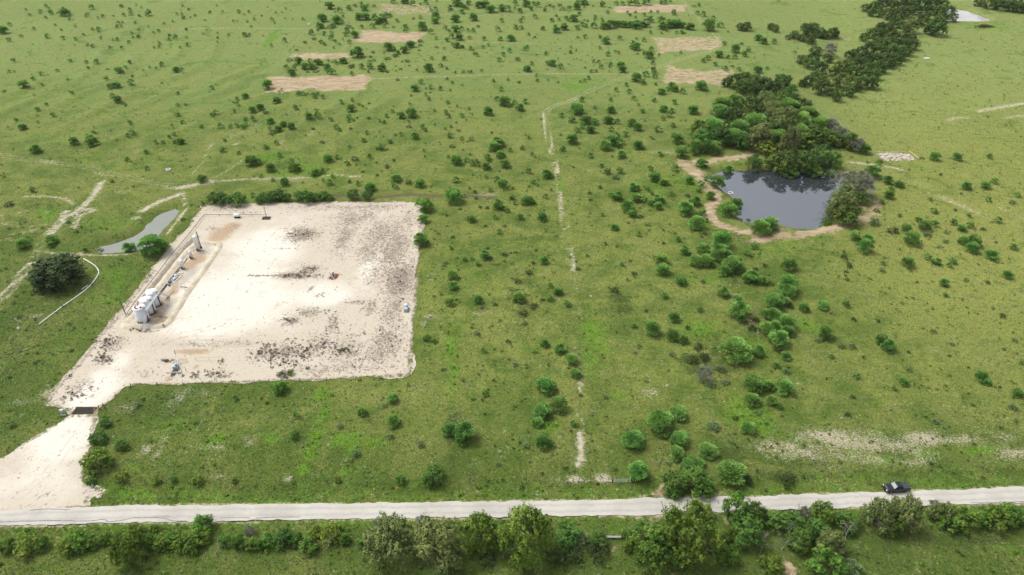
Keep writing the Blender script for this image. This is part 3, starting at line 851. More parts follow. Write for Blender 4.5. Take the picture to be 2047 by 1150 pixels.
M_WHITE = worn('white_paint', (0.74, 0.74, 0.72), (0.36, 0.30, 0.24), 0.45)
M_TANK = worn('tank_white', (0.70, 0.72, 0.74), (0.38, 0.35, 0.30), 0.4)
M_RUST = worn('rusty_red', (0.17, 0.035, 0.022), (0.10, 0.04, 0.02), 0.6, 0.8)
M_BROWN = worn('brown_pipe', (0.17, 0.085, 0.05), (0.09, 0.06, 0.045), 0.6, 0.85)
M_BLACK = plain('black_base', (0.022, 0.021, 0.020), 0.7)
M_STEEL = worn('galvanised', (0.40, 0.43, 0.45), (0.25, 0.24, 0.22), 0.5, 0.5)
M_DKSTEEL = worn('dark_steel', (0.055, 0.045, 0.040), (0.10, 0.06, 0.04), 0.6, 0.7)
M_BLUE = worn('blue_motor', (0.07, 0.10, 0.14), (0.06, 0.06, 0.06), 0.5, 0.5)
M_BLUEGREY = worn('blue_grey_housing', (0.26, 0.35, 0.40), (0.09, 0.10, 0.10), 0.5, 0.5)
M_YRAIL = worn('yellow_rail', (0.56, 0.45, 0.19), (0.45, 0.35, 0.2), 0.5, 0.7)
M_CONC = worn('concrete', (0.25, 0.25, 0.235), (0.25, 0.24, 0.21), 0.6, 0.9)
M_POST = worn('cedar_post', (0.10, 0.08, 0.06), (0.17, 0.15, 0.13), 0.6, 0.95)
M_YSIGN = plain('yellow_sign', (0.80, 0.58, 0.05), 0.5)


# ------------------------------------------------------------------ earth berm round the tank battery
def berm():
    P = catmull(ats([(249, 653), (290, 653), (330, 651), (352, 622), (372, 590), (405, 543), (438, 494), (430, 487), (402, 487), (378, 499), (340, 546), (300, 597), (268, 630)]), 0.8, True)
    n = len(P)
    D = np.roll(P, -1, 0) - np.roll(P, 1, 0)
    N = np.stack([-D[:, 1], D[:, 0]], 1)
    N /= np.linalg.norm(N, axis=1)[:, None]
    prof = [(-1.2, 0.0), (-0.8, 0.28), (-0.3, 0.55), (0.25, 0.56), (0.75, 0.30), (1.25, 0.0)]
    V = []
    for o, z in prof:
        Q = P + N * (o + 0.18 * vnoise(P[:, 0], P[:, 1], 1.5, 80))[:, None]
        zz = 0.08 + z * (1 + 0.3 * vnoise(P[:, 0] + o, P[:, 1], 2.2, 81))
        V.append(np.column_stack([Q, zz]))
    V = np.vstack(V)
    k = len(prof)
    F = [(a * n + i, a * n + (i + 1) % n, (a + 1) * n + (i + 1) % n, (a + 1) * n + i) for a in range(k - 1) for i in range(n)]
    q = NB('berm_earth')
    p = q.pos()
    c = q.mix(q.ramp(q.noise(0.5, 5, 0.65, p), 0.35, 0.68), (0.40, 0.355, 0.265), (0.55, 0.49, 0.38))
    c = q.mix(q.ramp(q.noise(1.2, 4, 0.7, p), 0.62, 0.72, 0, 0.6), c, (0.17, 0.15, 0.10))
    q.bump(q.noise(2.0, 3, 0.7, p), 0.4, 0.2)
    tag(link('earth_berm', mesh_np('earth_berm', V, np.array(F), q.done(c, 0.95, 0.1), None, True)), 'low earth berm enclosing the tank battery', None, None, 'structure')


berm()


# ------------------------------------------------------------------ storage tanks
def tank(x, y, label, red_roof):
    R, H = 1.72, 4.7
    t = thing('storage_tank', label, 'tank', (x, y, 0.10), 0, 'white storage tanks in the battery')
    MB().lathe([(R, 0.28), (R + .012, 1.6), (R, 1.62), (R + .012, 3.1), (R, 3.12), (R, H)], 40).build('shell', M_TANK, t, smooth_f=True)
    MB().lathe([(R + .05, 0.0), (R + .05, 0.27), (R + .01, 0.30)], 40).build('base_ring', M_BLACK, t, smooth_f=True)
    MB().lathe([(R + .06, H), (R + .06, H + .06), (0.15, H + .42), (0.0001, H + .43)], 40).build('roof', M_WHITE, t, smooth_f=True)
    MB().lathe([(.26, H + .1), (.26, H + .52), (.2, H + .58)], 16, (.8, -.5, 0)).build('hatch', M_RUST if red_roof else M_WHITE, t)
    MB().tube([(-.3, .2, H + .3), (-.3, .2, H + .95), (-.15, .2, H + 1.05), (.2, .2, H + 1.0)], .07, 8).build('vent_pipe', M_RUST if red_roof else M_STEEL, t)
    a = math.radians(-20)
    for k in (0, .12):
        ax, ay = (R + .13) * math.cos(a + k), (R + .13) * math.sin(a + k)
        MB().tube([(ax * .8, ay * .8, H + .25), (ax, ay, H + .22), (ax, ay, .25), (ax + .35, ay - .1, .2)], .085, 8).build('load_pipe', M_RUST if k == 0 else M_BROWN, t)
    if red_roof:
        m = MB()
        for i in range(7):
            q = 2.2 + i * .42
            m.box((1.0 * math.cos(q) - .22, 1.0 * math.sin(q) - .14, H + .17), (1.0 * math.cos(q) + .22, 1.0 * math.sin(q) + .14, H + .36))
        m.build('roof_manifold', M_RUST, t)
    for i in range(3):
        an = math.radians(-110 + i * 20)
        MB().lathe([(.16, 0), (.16, .12)], 10, ((R + .12) * math.cos(an), (R + .12) * math.sin(an), .55)).build('valve', M_DKSTEEL, t)


tank(-107.34, 161.75, 'white storage tank with rust-red roof fittings, nearest the road', True)
tank(-107.15, 165.65, 'white storage tank standing between the other two', False)
tank(-107.0, 169.5, 'white storage tank at the far end beside the ramp', False)


def catwalk():
    t = thing('catwalk', 'grey steel catwalk with stairs at both ends along the tanks', 'catwalk', (-104.95, 165, 0.1))
    m = MB()
    for i in range(18):
        m.box((-.42, -4.4 + i * .49, 4.50), (.42, -4.4 + i * .49 + .44, 4.55))
    m.build('deck', M_STEEL, t)
    m = MB()
    for s in (-.42, .42):
        m.box((s - .04, -4.4, 4.36), (s + .04, 4.4, 4.56))
    m.build('stringer', M_STEEL, t)
    for s in (-.42, .42):
        m = MB()
        for z in (5.1, 5.6):
            m.tube([(s, -4.4, z), (s, 4.4, z)], .035, 6)
        for i in range(7):
            m.tube([(s, -4.4 + i * 1.466, 4.5), (s, -4.4 + i * 1.466, 5.6)], .03, 6)
        m.build('handrail', M_STEEL, t)
    for y0, y1 in ((-4.4, -8.6), (4.4, 8.6)):
        m = MB()
        for s in (-.4, .4):
            m.tube([(s, y0, 4.5), (s, y1, 0)], .07, 6)
            m.tube([(s, y0, 5.5), (s, y1, 1.0)], .03, 6)
            for i in range(5):
                f = i / 4
                m.tube([(s, y0 + (y1 - y0) * f, 4.5 - 4.5 * f), (s, y0 + (y1 - y0) * f, 5.5 - 4.5 * f)], .025, 6)
        n = 16
        for i in range(n):
            f = (i + .5) / n
            m.box((-.4, y0 + (y1 - y0) * f - .13, 4.5 - 4.5 * f - .02), (.4, y0 + (y1 - y0) * f + .13, 4.5 - 4.5 * f + .02))
        m.build('stair', M_STEEL, t)
    for yy in (-4.2, 0, 4.2):
        MB().tube([(.35, yy, 0), (.35, yy, 4.4)], .06, 6).build('support_post', M_STEEL, t)


catwalk()


def vessel(name, x, y, R, H, label, stack=None):
    t = thing(name, label, 'vessel', (x, y, 0.10), 0, 'white vertical vessels in the tank battery')
    MB().lathe([(R * .9, 0), (R * .9, .35)], 24).build('skirt', M_BLACK, t)
    MB().lathe([(R, .35), (R, H - .3), (R * .85, H - .12), (R * .5, H - .02), (.001, H)], 24).build('shell', M_WHITE, t, smooth_f=True)
    MB().lathe([(R + .06, .0), (R + .06, .1)], 24, (0, 0, H * .55)).build('flange', M_STEEL, t)
    MB().tube([(0, 0, H - .05), (0, 0, H + .35), (R * .8, 0, H + .3), (R + .18, 0, H - .1), (R + .18, 0, .2)], .06, 6).build('outlet_pipe', M_WHITE, t)
    MB().box((-.2, -R - .25, .4), (.25, -R + .05, 1.0)).build('control_box', M_BLACK, t, .02)
    MB().tube([(-R - .8, .1, .3), (-R, .1, .5)], .07, 6).tube([(-R - .8, .1, .3), (-R - .8, -1.1, .25)], .07, 6).build('inlet_pipe', M_BROWN, t)
    if stack:
        MB().tube([(stack[0], stack[1], .8), (stack[0], stack[1], stack[2] - .3), (stack[0], stack[1], stack[2])], [.16, .14, .11], 8).build('exhaust_stack', M_BLACK, t)
        MB().box((stack[0] - .3, stack[1] - .3, .5), (stack[0] + .3, stack[1] + .3, 1.3)).build('firebox', M_BLACK, t, .04)


vessel('heater_treater', -105.5, 200.2, .68, 5.7, 'tall white treater with black exhaust stack, tallest vessel on the pad', (.95, .35, 7.1))
vessel('separator', -106.0, 195.25, .5, 2.9, 'short white separator vessel next to the tall treater')
vessel('separator', -106.35, 188.95, .55, 3.4, 'white separator vessel between the pump skid and the short separator')


def pump_skid():
    t = thing('pump_skid', 'white framed pump skid with a blue motor between tanks and separators', 'pump skid', (-106.5, 182.5, .10), math.radians(-14))
    m = MB()
    for s in (-.85, .85):
        m.box((s - .09, -2.6, 0), (s + .09, 2.6, .28))
    for y in (-2.6, -1.3, 0, 1.3, 2.5):
        m.box((-.76, y, .02), (.76, y + .12, .24))
    m.build('frame', M_WHITE, t)
    m = MB()
    for s in (-.85, .85):
        for y in (-2.5, 0, 2.5):
            m.tube([(s, y, .28), (s, y, 1.2)], .05, 6)
        m.tube([(s, -2.5, 1.2), (s, 2.5, 1.2)], .05, 6)
    m.build('guard_rail', M_WHITE, t)
    MB().lathe([(.001, -.6), (.3, -.55), (.34, 0), (.3, .55), (.001, .6)], 16, (0, .9, .95)).build('pulsation_tank', M_WHITE, t, smooth_f=True)
    MB().box((-.45, -.6, .28), (.4, .4, .85)).build('pump', M_STEEL, t, .05)
    MB().box((-.5, -2.35, .28), (.35, -1.35, .95)).box((-.3, -2.6, .4), (.2, -2.35, .8)).build('motor', M_BLUE, t, .06)
    MB().box((.2, -3.5, 0), (.7, -3.0, .6)).build('starter_box', M_BLUE, t, .03)
    MB().tube([(-.2, .4, .6), (-.2, 2.4, .6), (-.2, 3.6, .25)], .08, 6).tube([(.3, .4, .5), (.3, 2.4, .5), (.6, 4.0, .3)], .08, 6).build('discharge_pipe', M_BROWN, t)


pump_skid()


def pipe_run(name, pts, r, mat, label, cat='pipe', lift=0.25):
    m = MB()
    P = [(x, y, lift) for x, y in pts]
    m.tube(P, r, 7)
    o = m.build(name, mat)
    return tag(o, label, cat)


pipe_run('flow_pipe', [(-108.6, 171.6), (-108.2, 178), (-108.0, 186), (-107.2, 194.6)], .11, M_BROWN, 'long rusty brown flow pipe nearest the outer berm')
pipe_run('flow_pipe', [(-108.1, 171.4), (-107.75, 178), (-107.5, 186.5), (-106.9, 188)], .10, M_DKSTEEL, 'black flow pipe running beside the rusty one')
pipe_run('flow_pipe', [(-105.2, 171.2), (-104.9, 174.2), (-104.3, 176.6)], .09, M_STEEL, 'short grey pipe at the foot of the far stair')
pipe_run('flow_pipe', [(-104.9, 163.2), (-102.4, 163.4), (-100.6, 163.0)], .09, M_CONC, 'pale load pipe crossing the berm from the middle tank')
pipe_run('flow_pipe', [(-103.2, 178.6), (-101.7, 178.4), (-100.9, 178.2)], .12, M_BROWN, 'short orange-brown pipe over the berm beside the white meter')
pipe_run('flow_pipe', [(-99.9, 197.3), (-98.4, 197.9)], .12, M_BROWN, 'stub of brown pipe on the berm nearest the tall treater')
t = thing('meter_post', 'small white meter on a post standing on the berm', 'meter', (-101.3, 177.0, .5))
MB().tube([(0, 0, -.4), (0, 0, .7)], .07, 6).build('post', M_STEEL, t)
MB().box((-.25, -.25, .6), (.25, .25, 1.4)).build('housing', M_WHITE, t, .06)
for nme, x, y, lab in (('burner_drum', -102.9, 163.1, 'round load-out bucket on the berm by the middle tank'), ('burner_drum', -100.2, 158.6, 'pale drum on the near corner of the berm')):
    o = MB().lathe([(.26, 0), (.3, .25), (.26, .5), (.2, .52)], 14, (x, y, .62)).build('drum', M_CONC, smooth_f=True)
    tag(o, lab, 'drum')


# ------------------------------------------------------------------ pipe rails on short posts
def rail(name, pts, z, mat, label, cat, gap=3.0, r=.06, post_r=.05, two=False, gz0=0.1):
    t = thing(name, label, cat, (pts[0][0], pts[0][1], gz0))
    P = catmull(np.array(pts), gap)
    P = np.array(pts) if len(pts) == 2 else P
    o = np.array([pts[0][0], pts[0][1]])
    Q = []
    for a, b in zip(pts[:-1], pts[1:]):
        a, b = np.array(a), np.array(b)
        k = max(1, int(np.linalg.norm(b - a) / gap))
        for i in range(k):
            Q.append(a + (b - a) * i / k)
    Q.append(np.array(pts[-1]))
    for q in Q:
        q = q - o
        MB().tube([(q[0], q[1], -.1), (q[0], q[1], z + .05)], post_r, 6).build('post', mat, t)
    for zz in ((z, z * .55) if two else (z,)):
        MB().tube([(*(np.array(p) - o), zz) for p in pts], r, 6).build('rail', mat, t)
    return t


rail('pipe_rail', [at(410, 433), at(440, 433.5), at(500, 433.5), at(533, 433.5)], .75, M_DKSTEEL, 'thin dark pipe on short posts along the far end of the pad', 'pipe rail', 3.6, .075)
rail('pipe_rail', [at(408, 434), at(392, 455), at(372, 480), at(345, 512), at(318, 548), at(290, 584), at(268, 612), at(256, 630)], .7, M_DKSTEEL, 'dark pipe on short posts along the outer side of the tank berm', 'pipe rail', 4.0, .09)
rail('well_fence', [at(340, 759, .1), at(352, 727, .1), at(374, 723, .1)], 1.0, M_YRAIL, 'yellow pipe rail at the pump side of the fenced wellhead', 'rail', 3.2)
rail('well_fence', [at(392, 721, .1), at(446, 719, .1), at(430, 760, .1), at(402, 762, .1)], 1.0, M_YRAIL, 'long yellow pipe rail closing the empty side of the fenced wellhead', 'rail', 3.4)


# small units on the pad
def skid_tank(x, y, label):
    t = thing('skid_tank', label, 'tank', (x, y, .1))
    m = MB()
    for s in (-.7, .7):
        m.box((s - .08, -.5, 0), (s + .08, .5, .55))
    m.box((-1.0, -.5, -.02), (1.0, .5, .1))
    m.build('saddle', M_BLACK, t)
    m = MB()
    V = []
    for i in range(16):
        a = 2 * math.pi * i / 16
        V.append((math.cos(a), math.sin(a)))
    prof = [(-1.05, .3), (-1.0, .5), (-.9, .58), (.9, .58), (1.0, .5), (1.05, .3)]
    vv = [(px, r * c, 1.05 + r * s) for px, r in prof for c, s in V]
    ff = [(k * 16 + i, k * 16 + (i + 1) % 16, (k + 1) * 16 + (i + 1) % 16, (k + 1) * 16 + i) for k in range(5) for i in range(16)]
    ff += [tuple(range(16)), tuple(range(80, 96))]
    m.add(vv, ff).build('shell', M_WHITE, t, smooth_f=True)
    MB().tube([(.3, 0, 1.6), (.3, 0, 2.1), (.6, .2, 2.1)], .06, 6).build('fill_pipe', M_STEEL, t)
    MB().tube([(-.3, .1, 1.6), (-.3, .1, 1.95)], .1, 8).build('manway', M_STEEL, t)


skid_tank(-99.6, 222.6, 'white skid tank beside the dark pipe at the far end of the pad')

t = thing('wellhead_grating', 'dark steel grating with a tall thin mast at the end of the pipe rail', 'grating', (-88.9, 222.0, .1))
m = MB()
for x in (-1.4, 1.3):
    m.box((x, -.95, 0), (x + .12, .95, .25))
for i in range(7):
    m.box((-1.28, -.95 + i * .3, .02), (1.3, -.95 + i * .3 + .14, .22))
m.build('grating', M_DKSTEEL, t)
MB().tube([(-.35, 1.2, 0), (-.4, 1.25, 4.2)], .08, 6).build('mast', M_DKSTEEL, t)
MB().tube([(-1.9, 1.2, 1.0), (-.35, 1.2, 1.0)], .07, 6).build('stub_pipe', M_WHITE, t)

t = thing('utility_pole', 'dark leaning pole with cable and stays outside the tank berm', 'pole', (-113.7, 164.4, .1))
MB().tube([(0, 0, -.1), (-.25, .1, 5.2)], [.14, .10], 8).build('mast', M_POST, t)
MB().tube([(-.9, .1, 4.9), (.5, .1, 4.9)], .06, 6).build('cross_arm', M_POST, t)
MB().tube([(-.25, .1, 5.0), (2.2, -1.6, 0)], .025, 5).tube([(-.25, .1, 5.0), (-1.8, -1.8, 0)], .025, 5).build('stay', M_DKSTEEL, t)
MB().tube([(-.25, .1, 4.9), (2.5, .6, 4.5), (5.4, .0, 4.75)], .03, 5).build('cable', M_DKSTEEL, t)


def wellhead(x, y):
    t = thing('wellhead', 'wellhead valves on a patch of red soil in mid pad', 'wellhead', (x, y, .1))
    MB().lathe([(.75, 0), (.75, .18), (.6, .2)], 16).build('cellar_ring', M_CONC, t)
    MB().lathe([(.22, .1), (.22, .5), (.34, .5), (.34, .62), (.18, .62), (.18, 1.0), (.30, 1.0), (.30, 1.12), (.12, 1.12), (.12, 1.7)], 14).build('casing', M_DKSTEEL, t)
    m = MB()
    for a in range(2):
        m.tube([(-.75 if a else 0, 0 if a else -.75, .8), (.75 if a else 0, 0 if a else .75, .8)], .09, 7)
    m.build('cross_pipe', M_STEEL, t)
    for sx, sy in ((.75, 0), (-.75, 0), (0, .75)):
        MB().lathe([(.2, -.05), (.2, .05)], 12, (sx, sy, .95)).build('hand_wheel', M_RUST, t)
    m = MB().lathe([(.15, 1.7), (.2, 1.72), (.2, 1.85), (.02, 1.9)], 12)
    m.build('cap', M_WHITE, t)
    for dx, dy in ((-1.6, 1.6), (1.7, 1.5), (-1.5, -1.5), (.6, -1.7), (2.3, 1.0), (-.5, 2.6)):
        MB().tube([(dx, dy, -.1), (dx, dy, .75)], .11, 8).build('bollard', M_WHITE, t)


wellhead(-56.8, 184.4)

t = thing('pump_unit', 'blue-grey pump unit with white frame inside the yellow rails', 'pump', (-89.5, 140.4, .1))
MB().box((-.5, -.55, .25), (.5, .75, 1.25)).box((-.3, .75, .3), (.3, 1.3, .9)).build('housing', M_BLUEGREY, t, .08)
MB().box((-.75, -.35, .3), (-.5, .35, 1.3)).build('radiator', M_WHITE, t, .03)
MB().box((.1, -.2, 1.25), (.4, .3, 1.5)).build('air_cleaner', M_BLACK, t, .05)
MB().tube([(-.35, 1.0, .2), (-1.0, 3.3, 2.2)], .10, 6).tube([(.35, 1.0, .2), (-.7, 3.3, 2.2)], .10, 6).tube([(-1.0, 2.2, 0), (-.9, 3.4, 2.3)], .09, 6).build('white_frame', M_WHITE, t)
MB().tube([(-.9, 3.3, 2.2), (-1.1, 3.9, 3.4)], .07, 6).build('mast', M_DKSTEEL, t)
MB().box((-2.1, -1.55, 0), (1.9, -1.3, .28)).build('skid_beam', M_STEEL, t, .02)
MB().box((-.6, -1.2, 0), (.7, -.6, .3)).box((-.5, -2.5, 0), (.6, -1.6, .25)).build('sump', M_DKSTEEL, t, .02)
MB().tube([(2.4, -1.9, 0), (2.4, -1.8, 1.9)], .06, 6).build('riser', M_CONC, t)
MB().tube([(3.0, -.8, 0), (3.0, -.8, 1.5)], .06, 6).build('riser', M_CONC, t)

t = thing('chemical_tank', 'pale blue chemical tank on a stand at the pasture edge of the pad', 'tank', (-31.4, 166.6, .1))
MB().box((-.7, -1.1, 0), (.7, 1.3, .15)).build('pallet', M_CONC, t)
MB().lathe([(.55, .15), (.58, .6), (.58, 1.5), (.4, 1.75), (.15, 1.85)], 18, (0, .65, 0)).build('upper_drum', plain('pale_blue_poly', (.50, .60, .64), .4), t, smooth_f=True)
MB().box((-.5, -.95, .15), (.5, -.1, 1.15)).build('cabinet', plain('pale_grey_cabinet', (.40, .44, .46), .5), t, .05)


# ------------------------------------------------------------------ cattle guard and gateway
def cattle_guard():
    t = thing('cattle_guard', 'dark steel cattle guard across the pale driveway', 'cattle guard', (-106.15, 125.05, .14))
    MB().box((-2.55, -1.15, -.03), (2.55, 1.15, .0)).build('pit_shade', M_BLACK, t)  # thin black slab stands in for the shade below the bars
    for i in range(6):
        x = -2.55 + i * 1.0
        MB().box((x, -1.2, .0), (x + .1, 1.2, .1)).build('beam', M_DKSTEEL, t)
    for i in range(10):
        y = -1.12 + i * .245
        MB().tube([(-2.6, y, .12), (2.6, y, .12)], .055, 6).build('bar', M_DKSTEEL, t)
    for s in (-1, 1):
        MB().tube([(s * 2.75, -1.2, 0), (s * 2.75, 1.2, 0)], .05, 6).tube([(s * 2.75, -1.2, .0), (s * 2.75, 0, 1.15), (s * 2.75, 1.2, 0)], .05, 6).tube([(s * 2.75, 0, 0), (s * 2.75, 0, 1.15)], .04, 6).build('wing', M_YRAIL, t)


cattle_guard()
t = thing('site_sign', 'small white sign board with red mark beside the cattle guard', 'sign', (-109.9, 124.7, .05))
for s in (-.4, .4):
    MB().tube([(s, 0, 0), (s, 0, 1.5)], .05, 6).build('post', M_STEEL, t)
MB().box((-.55, -.05, .75), (.55, -.01, 1.5)).build('board', M_WHITE, t)
MB().box((-.3, -.06, .95), (.1, -.052, 1.2)).build('red_mark', plain('sign_red', (.45, .04, .03), .5), t)
t = thing('control_box', 'grey control cabinet on a post next to the site sign', 'cabinet', (-111.0, 124.0, .05))
MB().tube([(0, 0, 0), (0, 0, .8)], .06, 6).build('post', M_POST, t)
MB().box((-.5, -.3, .6), (.4, .3, 1.4)).build('cabinet', M_STEEL, t, .04)
MB().box((-.3, -.9, 0), (1.2, -.6, .45)).build('stone_kerb', M_CONC, t, .05)
t = thing('gate_post', 'pipe H-brace at the driveway corner beside the cattle guard', 'brace', (-102.6, 125.4, .05))
for s in (0, 1):
    MB().tube([(.9 * s, .6 * s, 0), (.9 * s, .6 * s, 1.5)], .09, 7).build('post', M_POST, t)
MB().tube([(0, 0, 1.2), (.9, .6, 1.2)], .06, 6).tube([(0, 0, .3), (.9, .6, 1.15)], .05, 6).build('brace', M_POST, t)


def wire_fence(pts, label, gap=3.4, h=1.15, jitter=0.1):
    o = np.array(pts[0])
    t = thing('wire_fence', label, 'fence', (o[0], o[1], 0), 0, 'ranch wire fences')
    tops = []
    r = np.random.default_rng(len(pts) + int(abs(o[0])))
    for a, b in zip(pts[:-1], pts[1:]):
        a, b = np.array(a), np.array(b)
        k = max(1, int(np.linalg.norm(b - a) / gap))
        for i in range(k):
            tops.append(a + (b - a) * i / k)
    tops.append(np.array(pts[-1]))
    P3 = []
    for p in tops:
        z = hz(p[0], p[1])
        q = p - o
        MB().tube([(q[0], q[1], z - .2), (q[0] + r.normal(0, .05), q[1] + r.normal(0, .05), z + h * r.uniform(.95, 1.12))], .06 * r.uniform(.8, 1.3), 6).build('post', M_POST, t)
        P3.append((q[0], q[1], z))
    for f in (.35, .65, .95):
        MB().tube([(x, y, z + h * f) for x, y, z in P3], .005, 4).build('wire', M_DKSTEEL, t)


wire_fence([at(205, 968), at(420, 967), at(700, 966), at(900, 965), at(1090, 965), at(1225, 964)], 'wire fence on dark posts along the pasture side of the road', 4.6)
wire_fence([at(1262, 964), at(1300, 963)], 'short wire fence between the pipe gate and the dark bushes', 3.0)
wire_fence([at(207, 812), at(232, 792), at(262, 773)], 'wire fence beside the driveway above the cattle guard', 2.6)
wire_fence([at(262, 773), at(420, 769), at(600, 763), at(760, 757), at(820, 754)], 'wire fence along the near edge of the chalk pad', 5.5)
wire_fence([at(128, 838), at(60, 880), at(-30, 930)], 'wire fence along the grassy side of the driveway', 4.5)
wire_fence([at(1420, 962), at(1560, 956), at(1750, 950), at(2060, 935)], 'wire fence behind the parked pickup', 5.0)

t = thing('pipe_gate', 'pale pipe gate in the road fence by the gravel patch', 'gate', (*at(1226, 964), hz(*at(1226, 964))))
g = np.array(at(1260, 963.5)) - np.array(at(1226, 964))
for z in (.25, .5, .75, 1.0, 1.2):
    MB().tube([(0, 0, z), (g[0], g[1], z)], .022, 6).build('bar', M_STEEL, t)
for f in (0, .5, 1):
    MB().tube([(g[0] * f, g[1] * f, .2), (g[0] * f, g[1] * f, 1.22)], .035, 6).build('upright', M_WHITE, t)
for f in (-.05, 1.05):
    MB().tube([(g[0] * f, g[1] * f, -.1), (g[0] * f, g[1] * f, 1.5)], .09, 7).build('post', M_POST, t)

# ------------------------------------------------------------------ small things in the fields
x, y = at(794, 981)
t = thing('marker_post', 'bright yellow marker sign on a thin post in the road verge', 'sign', (x, y, hz(x, y)))
MB().tube([(0, 0, -.1), (0, 0, 1.25)], .05, 6).build('post', M_YRAIL, t)
MB().add([(0, 0, .75), (.42, 0, 1.17), (0, 0, 1.59), (-.42, 0, 1.17), (0, .04, .75), (.42, .04, 1.17), (0, .04, 1.59), (-.42, .04, 1.17)],
         [(0, 1, 2, 3), (7, 6, 5, 4), (0, 4, 5, 1), (1, 5, 6, 2), (2, 6, 7, 3), (3, 7, 4, 0)]).build('plate', M_YSIGN, t)

x, y = at(337, 341)
t = thing('water_trough', 'round white water trough alone in the pasture', 'trough', (x, y, hz(x, y)))
MB().lathe([(.95, -.05), (.97, .55), (.85, .57), (.83, .15), (.02, .14)], 24).build('wall', M_WHITE, t, smooth_f=True)
MB().lathe([(.82, .40), (.82, .42)], 24).build('water', plain('trough_water', (.14, .17, .18), .1), t)

m = MB()
c0 = np.array(at(1460, 386, WZ1))
pts = [(c0[0] + .85 * math.cos(a) * (1.15 if i % 2 else 1), c0[1] + 1.0 * math.sin(a), WZ1 + .1) for i, a in enumerate(np.linspace(0, 2 * math.pi, 13))]
tag(m.tube(pts, .14, 7, False).build('floating_ring', M_WHITE), 'white ring floating at the edge of the dark pond', 'ring')


def ground_pipe(pts, r, label, mat):
    P = catmull(ats(pts), 1.5)
    z = HGT(P[:, 0], P[:, 1]) + r * .9
    tag(MB().tube([(a, b, c) for (a, b), c in zip(P, z)], r, 7).build('white_pipe', mat), label, 'pipe')


M_PVC = plain('white_pvc', (.66, .66, .62), .5)
ground_pipe([(78, 648), (100, 631), (125, 612), (150, 595), (170, 580), (186, 564), (196, 549), (197, 541), (190, 532), (178, 525), (168, 520)], .17, 'long curved white pipe lying on the grass beside the live oak', M_PVC)
ground_pipe([(163, 578), (175, 570)], .13, 'short white pipe length lying beside the curved pipe', M_PVC)

x, y = at(37, 657)
t = thing('mineral_feeder', 'small white feeder bucket in the grass beyond the white pipe', 'feeder', (x, y, hz(x, y)))
MB().lathe([(.3, 0), (.36, .5), (.3, .52), (.28, .2), (.01, .2)], 14).build('bucket', M_WHITE, t)
MB().tube([(.4, .1, 0), (.4, .1, 1.0)], .04, 6).build('stake', M_POST, t)

x, y = at(1853, 116)
t = thing('feed_bunk', 'long white concrete slab alone in the hay field', 'slab', (x, y, hz(x, y)))
MB().box((-1.6, -.7, -.05), (1.6, .7, .35)).build('slab', M_WHITE, t, .05)
MB().box((-1.75, -.8, -.08), (1.75, .8, .08)).build('footing', M_CONC, t, .03)
x, y = at(618, 51)
tag(MB().lathe([(.6, 0), (.62, .5), (.6, 1.0), (.5, 1.05), (.02, 1.08)], 16, (x, y, hz(x, y))).build('water_drum', M_WHITE, smooth_f=True), 'white drum beside the far end of the ranch track', 'drum')

x, y = at(1226, 1076)
t = thing('culvert_headwall', 'weathered concrete culvert headwall among the roadside trees', 'headwall', (x, y, hz(x, y)))
MB().box((-1.6, -.18, -.6), (1.6, .18, .5)).build('wall', M_CONC, t, .04)
MB().box((-1.7, -.24, .44), (1.7, .24, .56)).build('coping', M_CONC, t, .03)
MB().tube([(0, -.22, -.1), (0, .5, -.1)], .42, 16).build('pipe_mouth_shade', M_BLACK, t)  # solid plug coloured black for the shade inside the culvert

# rubble plot with its yellow rails
rail('plot_rail', [at(1752, 308), at(1768, 307)], .9, M_YRAIL, 'short yellow rail at the wood side of the rubble plot', 'rail', 4, .09)
rail('plot_rail', [at(1781, 310), at(1783, 307), at(1803, 307)], .9, M_YRAIL, 'yellow rail at the back of the rubble plot', 'rail', 4, .09)
rail('plot_rail', [at(1816, 306), at(1836, 321)], .9, M_YRAIL, 'slanting yellow rail on the hay field side of the rubble plot', 'rail', 4, .10)
rail('plot_rail', [at(1751, 315), at(1768, 325)], .9, M_CONC, 'pale grey rail on the pond side of the rubble plot', 'rail', 4, .10)


def chunks(name, P, n, s0, s1, mat, label, seed):
    r = np.random.default_rng(seed)
    lo, hi = P.min(0), P.max(0)
    m = MB()
    k = 0
    while k < n:
        x, y = r.uniform(lo[0], hi[0]), r.uniform(lo[1], hi[1])
        if not in_poly(P, np.array([x]), np.array([y]))[0]:
            continue
        k += 1
        s = r.uniform(s0, s1) * np.array([1, r.uniform(.5, 1), r.uniform(.3, .6)])
        z = hz(x, y)
        V = np.array([(a, b, c) for c in (-.3, 1) for a, b in ((-1, -1), (1, -1), (1, 1), (-1, 1))]) * s / 2 * r.uniform(.75, 1.15, (8, 3))
        a = r.uniform(0, 6.28)
        R = np.array([[math.cos(a), -math.sin(a), 0], [math.sin(a), math.cos(a), 0], [0, 0, 1]])
        m.add(V @ R.T + np.array([x, y, z]), [(0, 3, 2, 1), (4, 5, 6, 7), (0, 1, 5, 4), (1, 2, 6, 5), (2, 3, 7, 6), (3, 0, 4, 7)])
    tag(m.build(name, mat), label, None, None, 'stuff')


